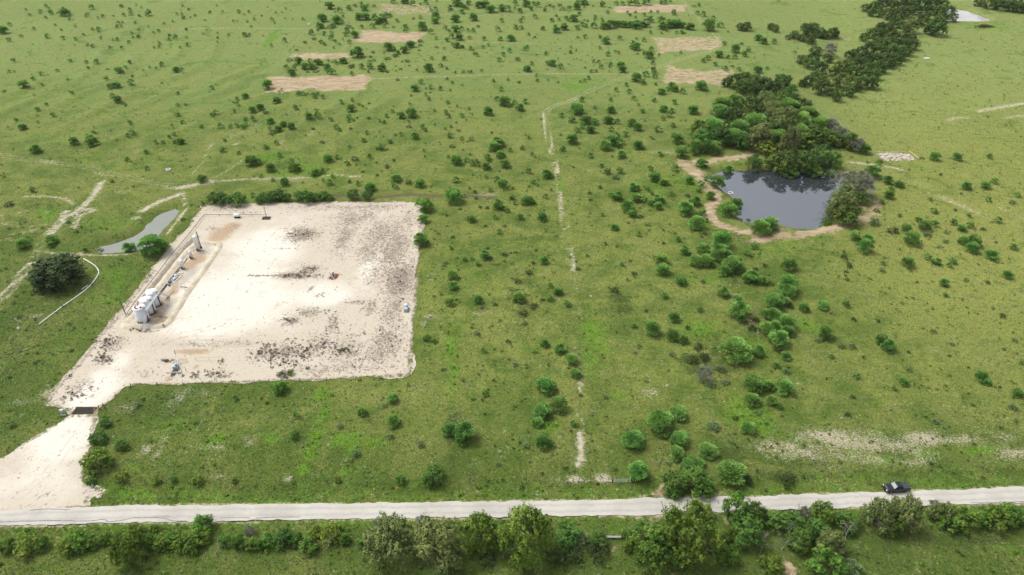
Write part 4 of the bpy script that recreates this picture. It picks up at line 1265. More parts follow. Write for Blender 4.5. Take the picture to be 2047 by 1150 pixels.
M_STONE = worn('limestone', (0.44, 0.39, 0.33), (0.26, 0.20, 0.15), 0.7, 0.95, 0.5)
chunks('rubble', ats([(1753, 308), (1816, 308), (1832, 321), (1768, 324)]), 170, .3, 1.3, M_STONE, 'broken pale stone and debris filling the railed plot', 3)
chunks('gravel_heap', ats([(1132, 963), (1150, 952), (1168, 961), (1188, 961), (1206, 950), (1224, 962)]), 110, .1, .32, M_STONE, 'scattered pale stones by the road gate', 4)
chunks('pad_stones', PAD, 320, .1, .35, worn('dark_stone', (0.20, 0.16, 0.12), (0.09, 0.07, 0.05), .6, .95), 'dark stones and clods scattered over the chalk pad', 5)
chunks('verge_stones', ats([(165, 975), (185, 968), (212, 978), (200, 995), (170, 992)]), 60, .2, .7, M_STONE, 'broken pale slabs where the driveway meets the verge', 6)


# ------------------------------------------------------------------ pickup truck, facing left along the road
def pickup():
    q = NB('black_car_paint')
    paint = q.done(q.mix(q.ramp(q.noise(1.2, 3, 0.5, q.pos()), .3, .7), (.010, .011, .013), (.016, .017, .020)), .25, .5)
    glass = NB('dark_glass').done((.012, .016, .018), .08, .6)
    wind = NB('windshield_glass').done((.22, .26, .28), .12, .8)
    rub = plain('tyre_rubber', (.018, .018, .018), .9)
    alloy = plain('alloy', (.30, .30, .31), .35, .5, .6)
    lamp = plain('lamp_lens', (.72, .74, .76), .2)
    redl = plain('tail_lens', (.35, .02, .02), .3)
    blk = plain('black_trim', (.012, .012, .012), .6)
    a, b = np.array(at(1768, 984)), np.array(at(1814, 981))
    c = (a + b) / 2 + np.array([0, .35])
    t = thing('pickup_truck', 'black crew cab pickup parked at the edge of the road', 'pickup', (c[0], c[1], .16), math.atan2(b[1] - a[1], b[0] - a[0]))
    L, Wd = 2.72, .97
    # lower body with wheel arches, seen in x (front = -x) and z
    def arch(cx, r=.47):
        return [(cx + r * math.cos(an), .40 + r * math.sin(an)) for an in np.linspace(math.pi, 0, 9)]
    lower = [(-L, .52), (-L + .05, .42)] + arch(-1.72) + arch(1.62) + [(L - .05, .50), (L, .62), (L, 1.20), (.95, 1.22), (-1.02, 1.18), (-2.35, 1.12), (-L + .05, 1.0), (-L, .85)]
    MB().prism(lower, -Wd, Wd).build('body', paint, t, .035)
    MB().add([(-2.45, -.78, 1.10), (-1.0, -.84, 1.185), (-1.0, .84, 1.185), (-2.45, .78, 1.10), (-2.35, -.6, 1.17), (-1.05, -.68, 1.25), (-1.05, .68, 1.25), (-2.35, .6, 1.17)],
             [(4, 5, 6, 7), (0, 1, 5, 4), (1, 2, 6, 5), (2, 3, 7, 6), (3, 0, 4, 7)]).build('hood', paint, t)
    # cab
    zc, zr = 1.18, 1.84
    cab = [(-1.08, -.90, zc), (1.02, -.90, zc), (1.02, .90, zc), (-1.08, .90, zc), (-.38, -.70, zr), (.78, -.70, zr), (.78, .70, zr), (-.38, .70, zr)]
    MB().add(cab, [(0, 3, 2, 1), (4, 5, 6, 7), (0, 1, 5, 4), (1, 2, 6, 5), (2, 3, 7, 6), (3, 0, 4, 7)]).build('cab', paint, t, .05)

    def pane(name, quad, mat, n):
        V = [Vector(v) + Vector(n) * .012 for v in quad] + [Vector(v) - Vector(n) * .02 for v in quad]
        return MB().add(V, [(0, 1, 2, 3), (7, 6, 5, 4), (0, 4, 5, 1), (1, 5, 6, 2), (2, 6, 7, 3), (3, 7, 4, 0)]).build(name, mat, t)
    pane('windshield', [(-1.02, -.80, 1.24), (-.45, -.66, 1.77), (-.45, .66, 1.77), (-1.02, .80, 1.24)], wind, (-.69, 0, .73))
    pane('rear_window', [(1.0, -.72, 1.28), (.82, -.62, 1.74), (.82, .62, 1.74), (1.0, .72, 1.28)], glass, (.94, 0, .34))
    for s in (-1, 1):
        pane('side_window', [(-.80, s * .875, 1.26), (-.10, s * .875, 1.26), (-.10, s * .735, 1.74), (-.38, s * .735, 1.74)], glass, (0, s * .957, .29))
        pane('side_window', [(0.0, s * .875, 1.26), (.80, s * .875, 1.26), (.68, s * .735, 1.74), (0.0, s * .735, 1.74)], glass, (0, s * .957, .29))
        MB().box((-.85, s * 1.0 - .10, 1.16), (-.70, s * 1.0 + .12, 1.34)).build('mirror', blk, t, .03)
        MB().box((-.3, s * .975 - .012, .98), (-.12, s * .975 + .012, 1.02)).box((.62, s * .975 - .012, .98), (.8, s * .975 + .012, 1.02)).build('door_handle', alloy, t)
        MB().box((-L - .012, s * .72 - .2, .82), (-L + .14, s * .72 + .2, 1.0)).build('headlight', lamp, t, .03)
        MB().box((L - .06, s * .86 - .09, .86), (L + .015, s * .86 + .09, 1.16)).build('tail_light', redl, t, .02)
        MB().box((-1.2, s * .93 - .08, .34), (1.1, s * .93 + .08, .42)).build('step_bar', blk, t, .02)
        for cx in (-1.72, 1.62):
            w = MB()
            V, F = [], []
            prof = [(.20, -.13), (.34, -.14), (.39, -.10), (.39, .10), (.34, .14), (.20, .13)]
            for rr, yy in prof:
                for i in range(20):
                    an = 2 * math.pi * i / 20
                    V.append((cx + rr * math.cos(an), s * .84 + yy, .39 + rr * math.sin(an)))
            for k in range(5):
                for i in range(20):
                    F.append((k * 20 + i, k * 20 + (i + 1) % 20, (k + 1) * 20 + (i + 1) % 20, (k + 1) * 20 + i))
            wo = w.add(V, F).build('wheel', rub, t, smooth_f=True)
            m = MB()
            hub = [(cx, s * (.84 + .135), .39)]
            V = [(cx + .23 * math.cos(2 * math.pi * i / 20), s * (.84 + .10), .39 + .23 * math.sin(2 * math.pi * i / 20)) for i in range(20)]
            m.add(V + hub, [(i, (i + 1) % 20, 20) for i in range(20)])
            m.build('rim', alloy, wo)
    MB().box((-L - .06, -.93, .42), (-L + .16, .93, .66)).build('front_bumper', blk, t, .05)
    MB().box((-L - .02, -.5, .70), (-L + .05, .5, .98)).build('grille', blk, t, .02)
    MB().box((L - .1, -.92, .48), (L + .10, .92, .66)).build('rear_bumper', alloy, t, .04)
    MB().box((1.06, -.86, 1.20), (L - .06, .86, 1.26)).build('bed_cover', plain('bed_cover_vinyl', (.035, .045, .055), .55), t, .03)


pickup()

# ------------------------------------------------------------------ vegetation: leaf crowns
def quads_from(C, A, B):
    """rectangles centred at C with half axes A and B (n,3)"""
    V = np.stack([C - A - B, C + A - B, C + A + B, C - A + B], 1).reshape(-1, 3)
    F = np.arange(len(V)).reshape(-1, 4)
    return V, F


def rdir(r, n):
    v = r.normal(size=(n, 3))
    return v / np.linalg.norm(v, axis=1)[:, None]


def norm(v):
    return v / (np.linalg.norm(v, axis=1)[:, None] + 1e-9)


def lobes(r, k, rad, shell, base=0.12, up=0.5):
    """lobe centres spread over an uneven dome, unit width, z 0..1"""
    C, R = [], []
    for i in range(k):
        a = 2 * math.pi * (i * 0.618 + r.uniform(-.08, .08))
        e = (i + 0.5) / k
        z = base + (1 - base) * (e ** 0.8)
        zz = (z - up) / (1 - up) if z > up else (up - z) / (up - base + 1e-6) * 0.75
        rr = 0.5 * math.sqrt(max(0.0, 1 - zz * zz)) * shell * r.uniform(0.7, 1.05)
        q = r.uniform(*rad)
        C.append((rr * math.cos(a), rr * math.sin(a), min(max(z - q * 0.5, q * 0.45), 1 - q * 0.8)))
        R.append(q)
    return np.array(C), np.array(R)


def unit(V):
    rr = np.percentile(np.hypot(V[:, 0], V[:, 1]), 97)
    V[:, :2] *= 0.5 / rr
    V[:, 2] *= 1.0 / np.percentile(V[:, 2], 99)
    V[:, 2] = np.clip(V[:, 2], 0.015, None)
    return V


def crown_frond(seed, n, k=9, rad=(.15, .25), L=.075, Wd=.020, shell=.72, base=.18):
    """feathery pom-pom: thin sprays that radiate from lobes"""
    r = np.random.default_rng(seed)
    C, R = lobes(r, k, rad, shell, base)
    j = r.integers(0, k, n)
    d = rdir(r, n)
    d[:, 2] = np.where(d[:, 2] < -0.25, -d[:, 2], d[:, 2])
    d = norm(d)
    rr = R[j] * np.where(r.random(n) < 0.25, r.uniform(0.3, 0.8, n), r.uniform(0.8, 1.0, n))
    P = C[j] + d * rr[:, None]
    o = norm(P - np.array([0, 0, 0.25]))
    t = norm(d * 0.7 + o * 0.6 + 0.45 * rdir(r, n) + np.array([0, 0, 0.25]))
    nm = norm(o + np.array([0, 0, 0.6]) + 0.35 * rdir(r, n))
    s = norm(np.cross(t, nm))
    ln = L * r.uniform(0.6, 1.3, n)[:, None]
    V, F = quads_from(P + t * ln * 0.3, t * ln * 0.5, s * Wd * r.uniform(0.7, 1.4, n)[:, None])
    lob = r.uniform(0.15, 0.85, k)
    tint = np.repeat(np.clip(lob[j] + r.normal(0, 0.16, n), 0, 1), 4)
    return unit(V), F, tint


def crown_leaf(seed, n, k=16, rad=(.12, .22), size=.020, shell=.85, base=.15, up=.5, jit=.55, droop=0.0):
    """leafy clumps: small leaf plates over the skin of many lobes"""
    r = np.random.default_rng(seed)
    C, R = lobes(r, k, rad, shell, base, up)
    nc = max(20, n // 11)                      # leaf clusters, then leaves in each cluster
    j = r.choice(k, nc, p=R ** 2 / (R ** 2).sum())
    d = rdir(r, nc)
    flip = (d[:, 2] < -0.3) & (r.random(nc) < 0.7)
    d[flip, 2] *= -1
    bump = 1 + 0.22 * np.sin(d[:, 0] * 9 + seed) * np.sin(d[:, 1] * 8 + 2 * seed) + 0.17 * r.normal(size=nc)
    rr = R[j] * np.clip(bump, 0.35, 1.5) * np.where(r.random(nc) < 0.15, r.uniform(0.3, 0.8, nc), 1)
    P = C[j] + d * rr[:, None]
    ct = r.normal(0, 0.15, nc)
    ci = r.integers(0, nc, n)
    j, d, ct = j[ci], d[ci], ct[ci]
    P = P[ci] + r.normal(size=(n, 3)) * size * 1.15
    P[:, 2] -= droop * r.random(n) * np.hypot(P[:, 0], P[:, 1])
    nm = norm(d + jit * rdir(r, n) + np.array([0, 0, 0.35]))
    a = norm(np.cross(nm, rdir(r, n)))
    b = np.cross(nm, a)
    sz = size * r.uniform(0.6, 1.5, n)[:, None]
    V, F = quads_from(P, a * sz, b * sz * 0.6)
    lob = r.uniform(0.22, 0.78, k)
    tint = np.repeat(np.clip(lob[j] + ct + r.normal(0, 0.12, n), 0, 1), 4)
    return unit(V), F, tint


def limb_mesh(seed, stems=4, top=0.6, spread=0.28, r0=0.022, twigs=3, depth=2):
    """tapered trunk(s) that fork into limbs; unit crown size"""
    r = np.random.default_rng(seed)
    m = MB()

    def grow(p, d, L, rad, lev):
        q = [p]
        for s in range(3):
            d = (d + Vector(r.normal(0, 0.22, 3)) + Vector((0, 0, 0.12 if lev < 2 else 0.0))).normalized()
            q.append(q[-1] + d * L / 3)
        m.tube([tuple(x) for x in q], [rad, rad * 0.85, rad * 0.7, rad * 0.5], 5, False)
        if lev < depth:
            for _ in range(twigs):
                nd = (d + Vector(r.normal(0, 0.6, 3))).normalized()
                grow(q[r.integers(2, 4)], nd, L * 0.68, rad * 0.5, lev + 1)
    for i in range(stems):
        a = 2 * math.pi * i / stems + r.uniform(-.4, .4)
        d = Vector((math.cos(a) * spread, math.sin(a) * spread, 1)).normalized() if stems > 1 else Vector((0, 0, 1))
        grow(Vector((0.02 * math.cos(a), 0.02 * math.sin(a), -0.04)), d, top * 0.62, r0, 0)
    return m


def leaf_material(name, dark, light, hue_var=0.03, val_var=0.25, trans=0.22):
    q = NB(name)
    oi = q.n('ShaderNodeObjectInfo')
    t = q.attr('tint')
    c = q.mix(t, dark, light)
    h = q.n('ShaderNodeHueSaturation')
    q.l(c, h.inputs['Color'])
    q.l(q.ramp(oi.outputs['Random'], 0, 1, 0.5 - hue_var, 0.5 + hue_var, 'LINEAR'), h.inputs['Hue'])
    rv = q.math('FRACT', q.math('MULTIPLY', oi.outputs['Random'], 7.31))
    q.l(q.ramp(rv, 0, 1, 1 - val_var, 1 + val_var, 'LINEAR'), h.inputs['Value'])
    q.l(h.outputs[0], q.b.inputs['Base Color'])
    q.b.inputs['Roughness'].default_value = 0.6
    q.b.inputs['Specular IOR Level'].default_value = 0.1
    tr = q.n('ShaderNodeBsdfTranslucent')
    q.l(h.outputs[0], tr.inputs['Color'])
    mx = q.n('ShaderNodeMixShader')
    mx.inputs[0].default_value = trans
    out = q.t.nodes['Material Output']
    q.l(q.b.outputs[0], mx.inputs[1])
    q.l(tr.outputs[0], mx.inputs[2])
    q.l(mx.outputs[0], out.inputs['Surface'])
    return q.m


M_MESQ = leaf_material('mesquite_leaf', (0.085, 0.200, 0.032), (0.310, 0.520, 0.130), 0.015, 0.15, 0.35)
M_DARK = leaf_material('dark_shrub_leaf', (0.024, 0.042, 0.010), (0.060, 0.092, 0.024), 0.02, 0.3, 0.15)
M_PALE = leaf_material('pale_shrub_leaf', (0.110, 0.165, 0.070), (0.240, 0.320, 0.140), 0.02, 0.2)
M_YELL = leaf_material('yellow_green_leaf', (0.085, 0.140, 0.016), (0.225, 0.300, 0.045), 0.015, 0.15)
M_OAK = leaf_material('oak_leaf', (0.026, 0.062, 0.010), (0.125, 0.205, 0.042), 0.02, 0.22)
M_LOAK = leaf_material('live_oak_leaf', (0.026, 0.052, 0.016), (0.085, 0.125, 0.042), 0.01, 0.1)
M_HEDGE = leaf_material('hedge_leaf', (0.036, 0.090, 0.010), (0.180, 0.295, 0.045), 0.02, 0.2)
M_EVER = leaf_material('broad_leaf', (0.032, 0.088, 0.014), (0.140, 0.265, 0.048), 0.015, 0.15)
M_OLIVE = leaf_material('olive_leaf', (0.075, 0.110, 0.028), (0.260, 0.320, 0.105), 0.015, 0.12)
M_SILV = leaf_material('grey_leaf', (0.10, 0.125, 0.080), (0.24, 0.265, 0.185), 0.01, 0.15)
M_WOOD = plain('bark', (0.105, 0.085, 0.065), 0.95, 0.1)
M_GREY = plain('grey_dead_wood', (0.30, 0.275, 0.245), 0.95, 0.1)

# kind: name, category, height/width, crown meshes, limb meshes, group, look
KIND = {}


def kind(code, name, cat, ratio, crowns, limbs, group, look, mat, wood=None):
    cm = []
    for V, F, t in crowns:
        cm.append(mesh_np(name + '_crown', V, F, mat, {'tint': t}))
    lm = []
    for m in limbs:
        o = m.build('tmp', wood or M_WOOD)
        me = o.data
        me.name = name + '_trunk'
        bpy.data.objects.remove(o)
        lm.append(me)
    KIND[code] = dict(name=name, cat=cat, ratio=ratio, crowns=cm, limbs=lm, group=group, look=look, raw=crowns, mat=mat)


kind('m', 'mesquite_bush', 'bush', 0.80, [crown_frond(100 + i, 3000, 9 + i % 4, (.17, .27), L=.075, Wd=.014, shell=.60, base=.2) for i in range(7)], [limb_mesh(200 + i, 4, .62) for i in range(3)],
     'mesquite bushes scattered over the pasture', 'feathery green mesquite bush', M_MESQ)
kind('d', 'dark_shrub', 'shrub', 0.42, [crown_leaf(120 + i, 1300, 9, (.14, .24), .022, .8, .2, .4) for i in range(4)], [],
     'low dark shrubs in the pasture', 'low blackish green shrub', M_DARK)
kind('p', 'pale_shrub', 'shrub', 0.55, [crown_frond(140 + i, 900, 9, (.12, .2), L=.075, Wd=.018, shell=.8) for i in range(3)], [limb_mesh(240, 5, .5)],
     'pale shrubs in the pasture', 'small sparse grey-green shrub', M_PALE)
kind('y', 'leafy_bush', 'bush', 0.75, [crown_leaf(150 + i, 2200, 12, (.13, .22), .026, .8, .15) for i in range(3)], [limb_mesh(250, 4, .55)],
     'yellow-green leafy bushes', 'leafy yellow-green bush', M_YELL)
kind('o', 'oak_tree', 'tree', 0.75, [crown_leaf(160 + i, 3600, 17, (.12, .21), .022, .9, .18) for i in range(5)], [limb_mesh(260 + i, 2, .7, .15, .03) for i in range(2)],
     'dense trees of the woods', 'dense dark green tree', M_OAK)
kind('l', 'live_oak', 'tree', 0.62, [crown_leaf(170, 16000, 30, (.11, .20), .014, .92, .08, .45)], [limb_mesh(270, 3, .6, .4, .035)],
     'live oak', 'broad dark live oak', M_LOAK)
kind('h', 'roadside_tree', 'tree', 0.80, [crown_leaf(180 + i, 4600, 18, (.10, .20), .021, .9, .12) for i in range(6)], [limb_mesh(280 + i, 3, .7, .2, .022) for i in range(2)],
     'leafy trees and bushes of the roadside hedgerow', 'leafy green roadside tree', M_HEDGE)
kind('b', 'roadside_tree', 'tree', 1.2, [crown_leaf(190 + i, 9000, 30, (.085, .17), .015, .95, .12, .5, .6, .12) for i in range(4)], [limb_mesh(290 + i, 1, .8, .1, .03, 4) for i in range(2)],
     'leafy trees and bushes of the roadside hedgerow', 'tall full-crowned green tree', M_HEDGE)
kind('e', 'evergreen_bush', 'bush', 0.75, [crown_leaf(195 + i, 5200, 16, (.12, .2), .019, .9, .12) for i in range(3)], [limb_mesh(295, 3, .6)],
     'dark broad-leaved bushes', 'dense dark green leafy bush', M_EVER)
kind('w', 'olive_tree', 'tree', 1.05, [crown_leaf(300 + i, 9000, 24, (.09, .17), .015, .95, .12, .5, .8, .12) for i in range(3)], [limb_mesh(310 + i, 2, .85, .25, .026, 4) for i in range(2)],
     'olive-toned trees at the roadside', 'feathery olive green tree', M_OLIVE)
kind('g', 'grey_tree', 'tree', 0.85, [crown_frond(320 + i, 2200, 16, (.10, .18), L=.055, Wd=.010, shell=.88, base=.2) for i in range(3)], [limb_mesh(330 + i, 3, .95, .3, .020, 4, 3) for i in range(2)],
     'grey half-bare trees', 'grey half-bare tree', M_SILV, M_GREY)

# ---- where each one stands: read off the photograph tile by tile: x y width [kind]
VEG = {}
VEG[0, 0] = """25 240 70,65 315 42,75 195 36,165 285 28,378 285 45,235 118 28,205 75 26,405 98 45,515 103 70,555 98 40,470 108 40,360 140 32,365 45 32,500 68 34,727 55 50,695 122 40,558 155 28,390 65 25,320 90 35,440 200 26,270 228 30,600 212 22,490 238 22,785 232 40,735 232 30,790 255 24,665 275 24,598 308 32,500 300 36,805 306 26,740 362 36,700 355 28,875 380 28,970 376 34,965 44 36,1035 75 34,1045 110 36,1088 42 18,1130 60 20,1185 105 55,1110 128 28,820 130 34,780 140 20,905 130 18,985 118 28,940 182 34,978 182 24,935 212 32,970 212 26,1080 182 26,1185 215 16,1105 240 26,1050 265 24,1105 290 36,1060 296 22,1265 245 30,1225 262 24,1350 280 30,1398 292 42,1350 312 30,1028 332 30,935 313 36,900 318 24,1270 345 34,1230 378 24,1270 372 30,1360 355 18,1500 352 36,1440 388 22,1485 236 28,1380 172 24,1310 190 24,1460 48 22,1505 75 24,1410 112 26,1462 138 36,1450 112 26,1555 125 26,1518 138 20,1635 165 26d,1675 98 30,1730 45 18,1620 272 20,1865 175 24,1895 175 16,1975 178 22,2003 215 22,2028 160 24,1985 95 28,1905 95 36,1950 122 18,1775 92 18,1825 280 26,1950 275 46,1990 278 30,1735 342 20,1735 268 20,1735 300 24,1485 298 26,105 482 42,75 570 30,115 572 20,330 585 36,380 595 18,265 632 40,190 685 68,335 672 30,40 740 40,578 748 42,562 484 30,690 496 34,770 500 48,705 552 28,855 550 32d,948 567 60,1000 545 30,1035 505 34,1290 515 40,1148 572 22,1055 605 26,1405 552 60,1450 553 36,1195 547 26,1245 547 20,852 637 40,875 687 56,930 680 60,1040 660 56,1290 665 30d,545 645 30,455 562 32,895 762 46,938 795 62,1000 832 30,1260 762 20,1270 802 14d,1415 834 34,1478 830 26,1690 692 40,1420 742 30,1955 765 62,1890 782 36,1895 836 38,2010 870 60,1865 820 26,1870 885 30,1725 905 50,1690 925 40,1412 910 40,1455 965 38,1035 968 44,1050 1055 46,1015 1078 36,745 1045 34,585 1122 66,715 1095 60,735 1130 80,300 880 46,420 913 44,275 772 20,370 838 34,125 955 36,178 1012 60,300 970 28,1605 1005 40,1760 1003 48,1840 1010 36,1890 1000 42,1935 1010 50,1965 1000 34,1960 950 44,2015 960 50,1790 1118 34,1385 1020 24,1390 1075 40,1350 1100 30,1440 1125 60,1395 1128 36,1300 1142 32,1245 1145 40"""
VEG[1, 0] = """90 55 20d,238 68 18,205 98 18,155 102 22,45 130 20,125 157 36,148 185 16,232 148 18,290 153 14,375 152 30,240 270 14,55 285 14,225 318 40,120 360 30,320 396 36d,40 515 16,585 45 68,665 80 52,630 95 24d,740 60 50,790 45 50d,840 30 36,860 60 60,940 45 36d,895 45 30,525 140 76,640 155 76,690 128 30,685 165 30,820 130 60,870 125 70,945 128 50,965 160 60,1010 160 60,1035 118 50,1065 118 36,1000 125 36,510 200 60,590 212 70d,620 200 44,735 208 56d,725 238 50,770 225 24,838 208 34,925 200 50,1022 198 40,1097 210 34d,1190 208 46,1325 202 80,1255 142 36d,1312 130 36,1123 158 36,1430 115 64,1425 158 60,1590 145 70,1735 135 66,1870 65 80,1960 60 60,2010 65 56,1825 25 70,1780 35 60,1550 55 44,1545 78 46d,1640 90 44,1650 50 50,1685 62 30,1600 10 90,1695 15 50,1355 15 50,1185 8 60,1095 8 50,1250 25 50,1310 30 24,1390 55 24d,1440 10 26d,1430 70 40,1395 80 30,1960 160 40,1930 230 50,1770 208 40d,1510 215 40,1540 240 30,1590 225 60,1640 220 40,1730 238 40,1690 232 28,1395 248 50,1190 240 40,1560 285 50,1620 290 60,1705 298 34,1820 305 40,1950 305 44,2030 300 60,1520 312 40,1440 300 30,1600 355 60,1640 368 30,1565 345 30,1500 385 24,440 255 50,490 240 30d,540 255 36d,460 305 50d,600 295 50,515 330 40,540 345 36,630 325 30,715 265 50,785 270 60,600 260 40,740 330 40,665 350 24,617 378 24,390 335 40d,690 310 20,540 275 26d,805 415 100,1055 370 80,1090 385 50,1230 350 66,1180 395 60,1210 380 40,1310 322 50d,1310 355 40d,1130 415 44,1110 440 60d,1055 465 50d,1035 470 30d,930 415 40d,915 452 34d,905 485 40d,940 480 40d,1020 418 24d,1165 490 30d,1205 485 50d,1220 525 24d,1440 375 34d,1300 400 30d,1050 578 30d,1115 568 22d,1155 555 34d,1115 530 24d,265 475 56d,335 480 60,310 515 40d,240 530 46,385 520 60,430 480 40,490 490 60,520 500 40,440 525 60,480 535 40d,565 530 60,575 480 36d,625 485 50d,690 480 60,720 500 30d,755 530 60d,770 520 40d,840 530 50,910 525 56,280 570 60,300 540 40,410 568 36d,465 568 36d,490 565 30d,580 572 50,615 572 50,1000 545 60,1010 520 40,895 570 30,760 585 40,640 500 30,1380 545 70,1350 540 40,1470 522 40,1500 462 38,1400 462 34,1520 545 30,1760 432 40,1740 425 24,1940 475 44,1970 430 40,1850 352 26,1810 370 30,1710 380 40,1730 395 24,1650 370 30,1970 375 20,2020 400 40,1800 565 30,1590 580 24,1655 575 30,1715 575 30,1690 575 20,1285 565 24,85 667 80,1130 640 36d,1315 655 50,1265 705 60,1395 698 44,1470 710 40,1355 710 20,1525 635 28,1565 665 30,1645 685 24,1895 648 34,1955 715 40,2010 640 24,1390 742 24d,1355 758 30,1235 765 24,1550 725 24,205 710 24,180 725 24,340 750 50,375 755 40,410 755 30d,460 755 50,490 745 40,530 770 40,165 795 60,30 850 60,310 850 50,350 835 20,755 860 64,900 826 28d,825 835 30d,850 848 24,770 800 30,680 820 40,490 920 56,480 890 40,420 935 60,240 912 24d,75 912 50d,595 948 44,740 925 44,740 960 40,780 965 36d,1085 880 36,1040 918 44,1155 918 60,1240 895 84,1205 890 30,1020 970 38,1230 835 30,1270 940 24,1215 968 30,900 950 40d,805 945 24,1330 1005 46,1350 1035 34y,1220 1007 50d,1265 1080 60,1110 1075 40d,1155 1068 40,1380 792 34,1525 818 40,1515 890 40,1530 920 44,1605 845 24d,1700 862 30,1640 920 44,1595 972 20,1555 1005 30,1505 1020 30,1615 1038 34d,1545 1073 54,1850 885 72,1920 788 50,1985 805 90,1640 1102 40,1720 1108 44,1690 1130 26d,1930 1135 90,1880 1050 20,1420 880 30,1425 990 20,110 962 64,105 1020 36,175 1025 60,215 985 60,230 980 40d,280 1015 60,130 1055 70d,455 1022 36d,635 1005 50,660 1030 44,755 1038 36d,885 1052 36,855 1112 52,1065 1120 46,525 1130 50d,160 1140 40,985 960 30"""
VEG[2, 0] = """20 15 50,60 80 44,20 60 30,110 20 60,150 65 40,170 20 40,205 30 50,270 45 26d,260 72 36,300 40 50d,330 55 30,375 38 50d,385 75 30d,410 70 40,455 65 44,515 50 60,520 20 40,595 30 40d,570 15 60,575 50 30,645 50 18,535 110 36,350 125 30,315 160 40,375 155 24,430 145 40,440 165 30,490 148 70,660 140 36,655 162 24,715 158 30,575 165 20,600 170 24,180 128 44,85 138 30,65 162 40,25 212 44,70 217 40,10 310 40,245 225 40,350 235 60,345 215 40,415 215 60,520 222 50,555 195 44,585 205 40,650 205 56,130 270 30,180 295 20,580 288 40,525 297 26,700 292 34,365 318 12,750 325 64,760 300 30,858 302 44,990 308 24,1050 318 40,965 345 50,990 370 66,950 375 40,1110 390 44,1000 428 30d,1090 435 66,1055 425 40,1120 495 40,1170 432 24,105 385 44,120 370 30,265 425 30,195 433 22d,270 410 20,465 412 36,470 375 24,510 400 20,700 385 24,760 430 44,845 418 30,820 408 24,650 485 36,690 490 30,710 525 40,785 505 34,780 525 26,870 515 60,880 545 60,40 470 40,50 465 30,155 505 40,280 500 40,320 502 60,385 525 50,120 550 60,280 558 20d,635 560 36,670 560 30,580 535 20,1130 555 56,1065 582 56,990 608 74,1045 645 54,1140 600 46,912 668 40,830 712 38,930 722 44,1145 665 30,1275 680 60,1300 705 60,1360 725 50,1240 705 40,1507 685 88,1190 725 60,195 600 30,200 640 30,285 640 20,365 655 30d,540 650 24,580 640 30,610 615 34,55 660 40d,1490 42 30,1450 52 40d,1525 112 50,1475 105 40,1605 145 44,1660 200 56,1720 252 24d,1570 200 100,1820 215 70o,1870 212 80o,1840 232 50o,1965 300 60,2005 325 60,1690 350 40,1780 390 70,1830 350 36d,1885 400 44,1855 430 54,1775 452 50,1720 455 40,1650 437 60,1560 465 50,1525 482 44,1345 420 30,1620 512 40,1700 545 50,1755 530 36d,1810 552 44,1960 557 60,2035 545 30,735 205 70,785 195 70,840 190 60,890 195 60,940 195 60,990 200 70,1040 195 60,1080 200 50,1200 205 70,1260 190 80,1310 185 80,1355 200 60,1420 210 70,1400 220 40,1100 155 60,1185 158 60,1060 160 30d,940 120 30,985 140 24,1050 118 36,1290 100 50,1160 98 30,1105 98 30,985 98 24,920 100 24,760 98 36,775 62 24d,830 22 40,880 25 40,720 30 50,940 22 50,990 22 60,1070 18 60,1190 22 36,1220 20 40,1260 20 30,1105 258 30,1190 262 24,1310 258 30,1350 255 36,1375 265 24,1235 240 30,1420 160 16d,1215 155 24,105 805 50,20 815 44,60 855 64,555 790 50,520 870 100,495 895 36,660 858 44p,790 877 70,1005 832 30,1035 887 50,1135 795 40,1295 812 50,970 778 44,785 795 36,390 920 46,480 955 56,585 957 84,660 970 60,655 985 50,560 1005 60,515 1035 56,625 1035 66,765 962 76,840 975 50,785 1035 50,955 985 80,1000 1020 66,1205 870 70,1275 885 50,1250 920 60,1200 950 44,1280 1000 50,1165 1035 60,1060 970 20,480 1110 80,830 1080 56,900 1075 50,800 1120 90,860 1130 60,1445 880 90,1605 900 60p,1310 1110 100,1120 1110 30,1380 968 30d,230 950 24d,135 1095 30,385 1075 24"""
VEG[3, 0] = """25 212 60o,60 225 70o,50 328 50,240 382 16d,215 412 30p,550 352 20d,
780 60 80o,850 50 100o,830 100 70o,920 30 120o,1000 25 110o,1080 30 110o,1160 25 110o,1240 25 110o,1320 25 120o,1400 40 120o,1450 75 110o,1470 140 90o,890 110 70o,960 115 110o,1040 105 110o,1120 95 110o,1190 80 100o,1300 80 100o,1370 95 110o,1240 150 120o,1390 140 100o,1010 160 80o,1340 215 170o,1380 165 100o,1140 215 130o,1060 200 90o,1290 240 90o,900 225 100o,980 200 70o,920 215 80o,840 265 110o,775 295 80o,900 260 90o,970 265 120o,1060 290 120o,1140 300 120o,1165 350 100o,1080 350 120o,990 335 120o,880 340 120o,1000 400 130o,1060 420 130o,1120 400 110o,900 400 130o,820 380 110o,750 400 90o,690 420 90o,650 430 70o,950 470 120o,1030 470 100o,870 470 130o,780 450 120o,900 530 110o,970 500 100o,820 540 120o,740 500 120o,660 500 110o,600 530 130o,680 570 120o,540 560 110o,860 590 100o,790 590 110o,760 650 130o,830 650 120o,720 690 80o,600 640 160o,640 720 120o,560 770 90o,530 730 80e,440 690 150o,420 620 110o,330 640 100o,280 660 80o,370 600 80o,430 540 120o,330 500 110o,270 470 90o,370 450 110o,380 400 100o,500 400 110g,480 460 90o,
330 235 120o,360 220 100o,290 215 70o,215 275 90o,160 295 50o,420 260 100o,450 280 70o,520 260 100o,540 270 70o,340 310 90o,270 300 70o,1680 20 80o,1760 30 100o,1850 40 110o,1940 50 110o,2010 60 110o,1900 20 100o,1990 20 100o,1820 15 80o,2040 70 80o"""
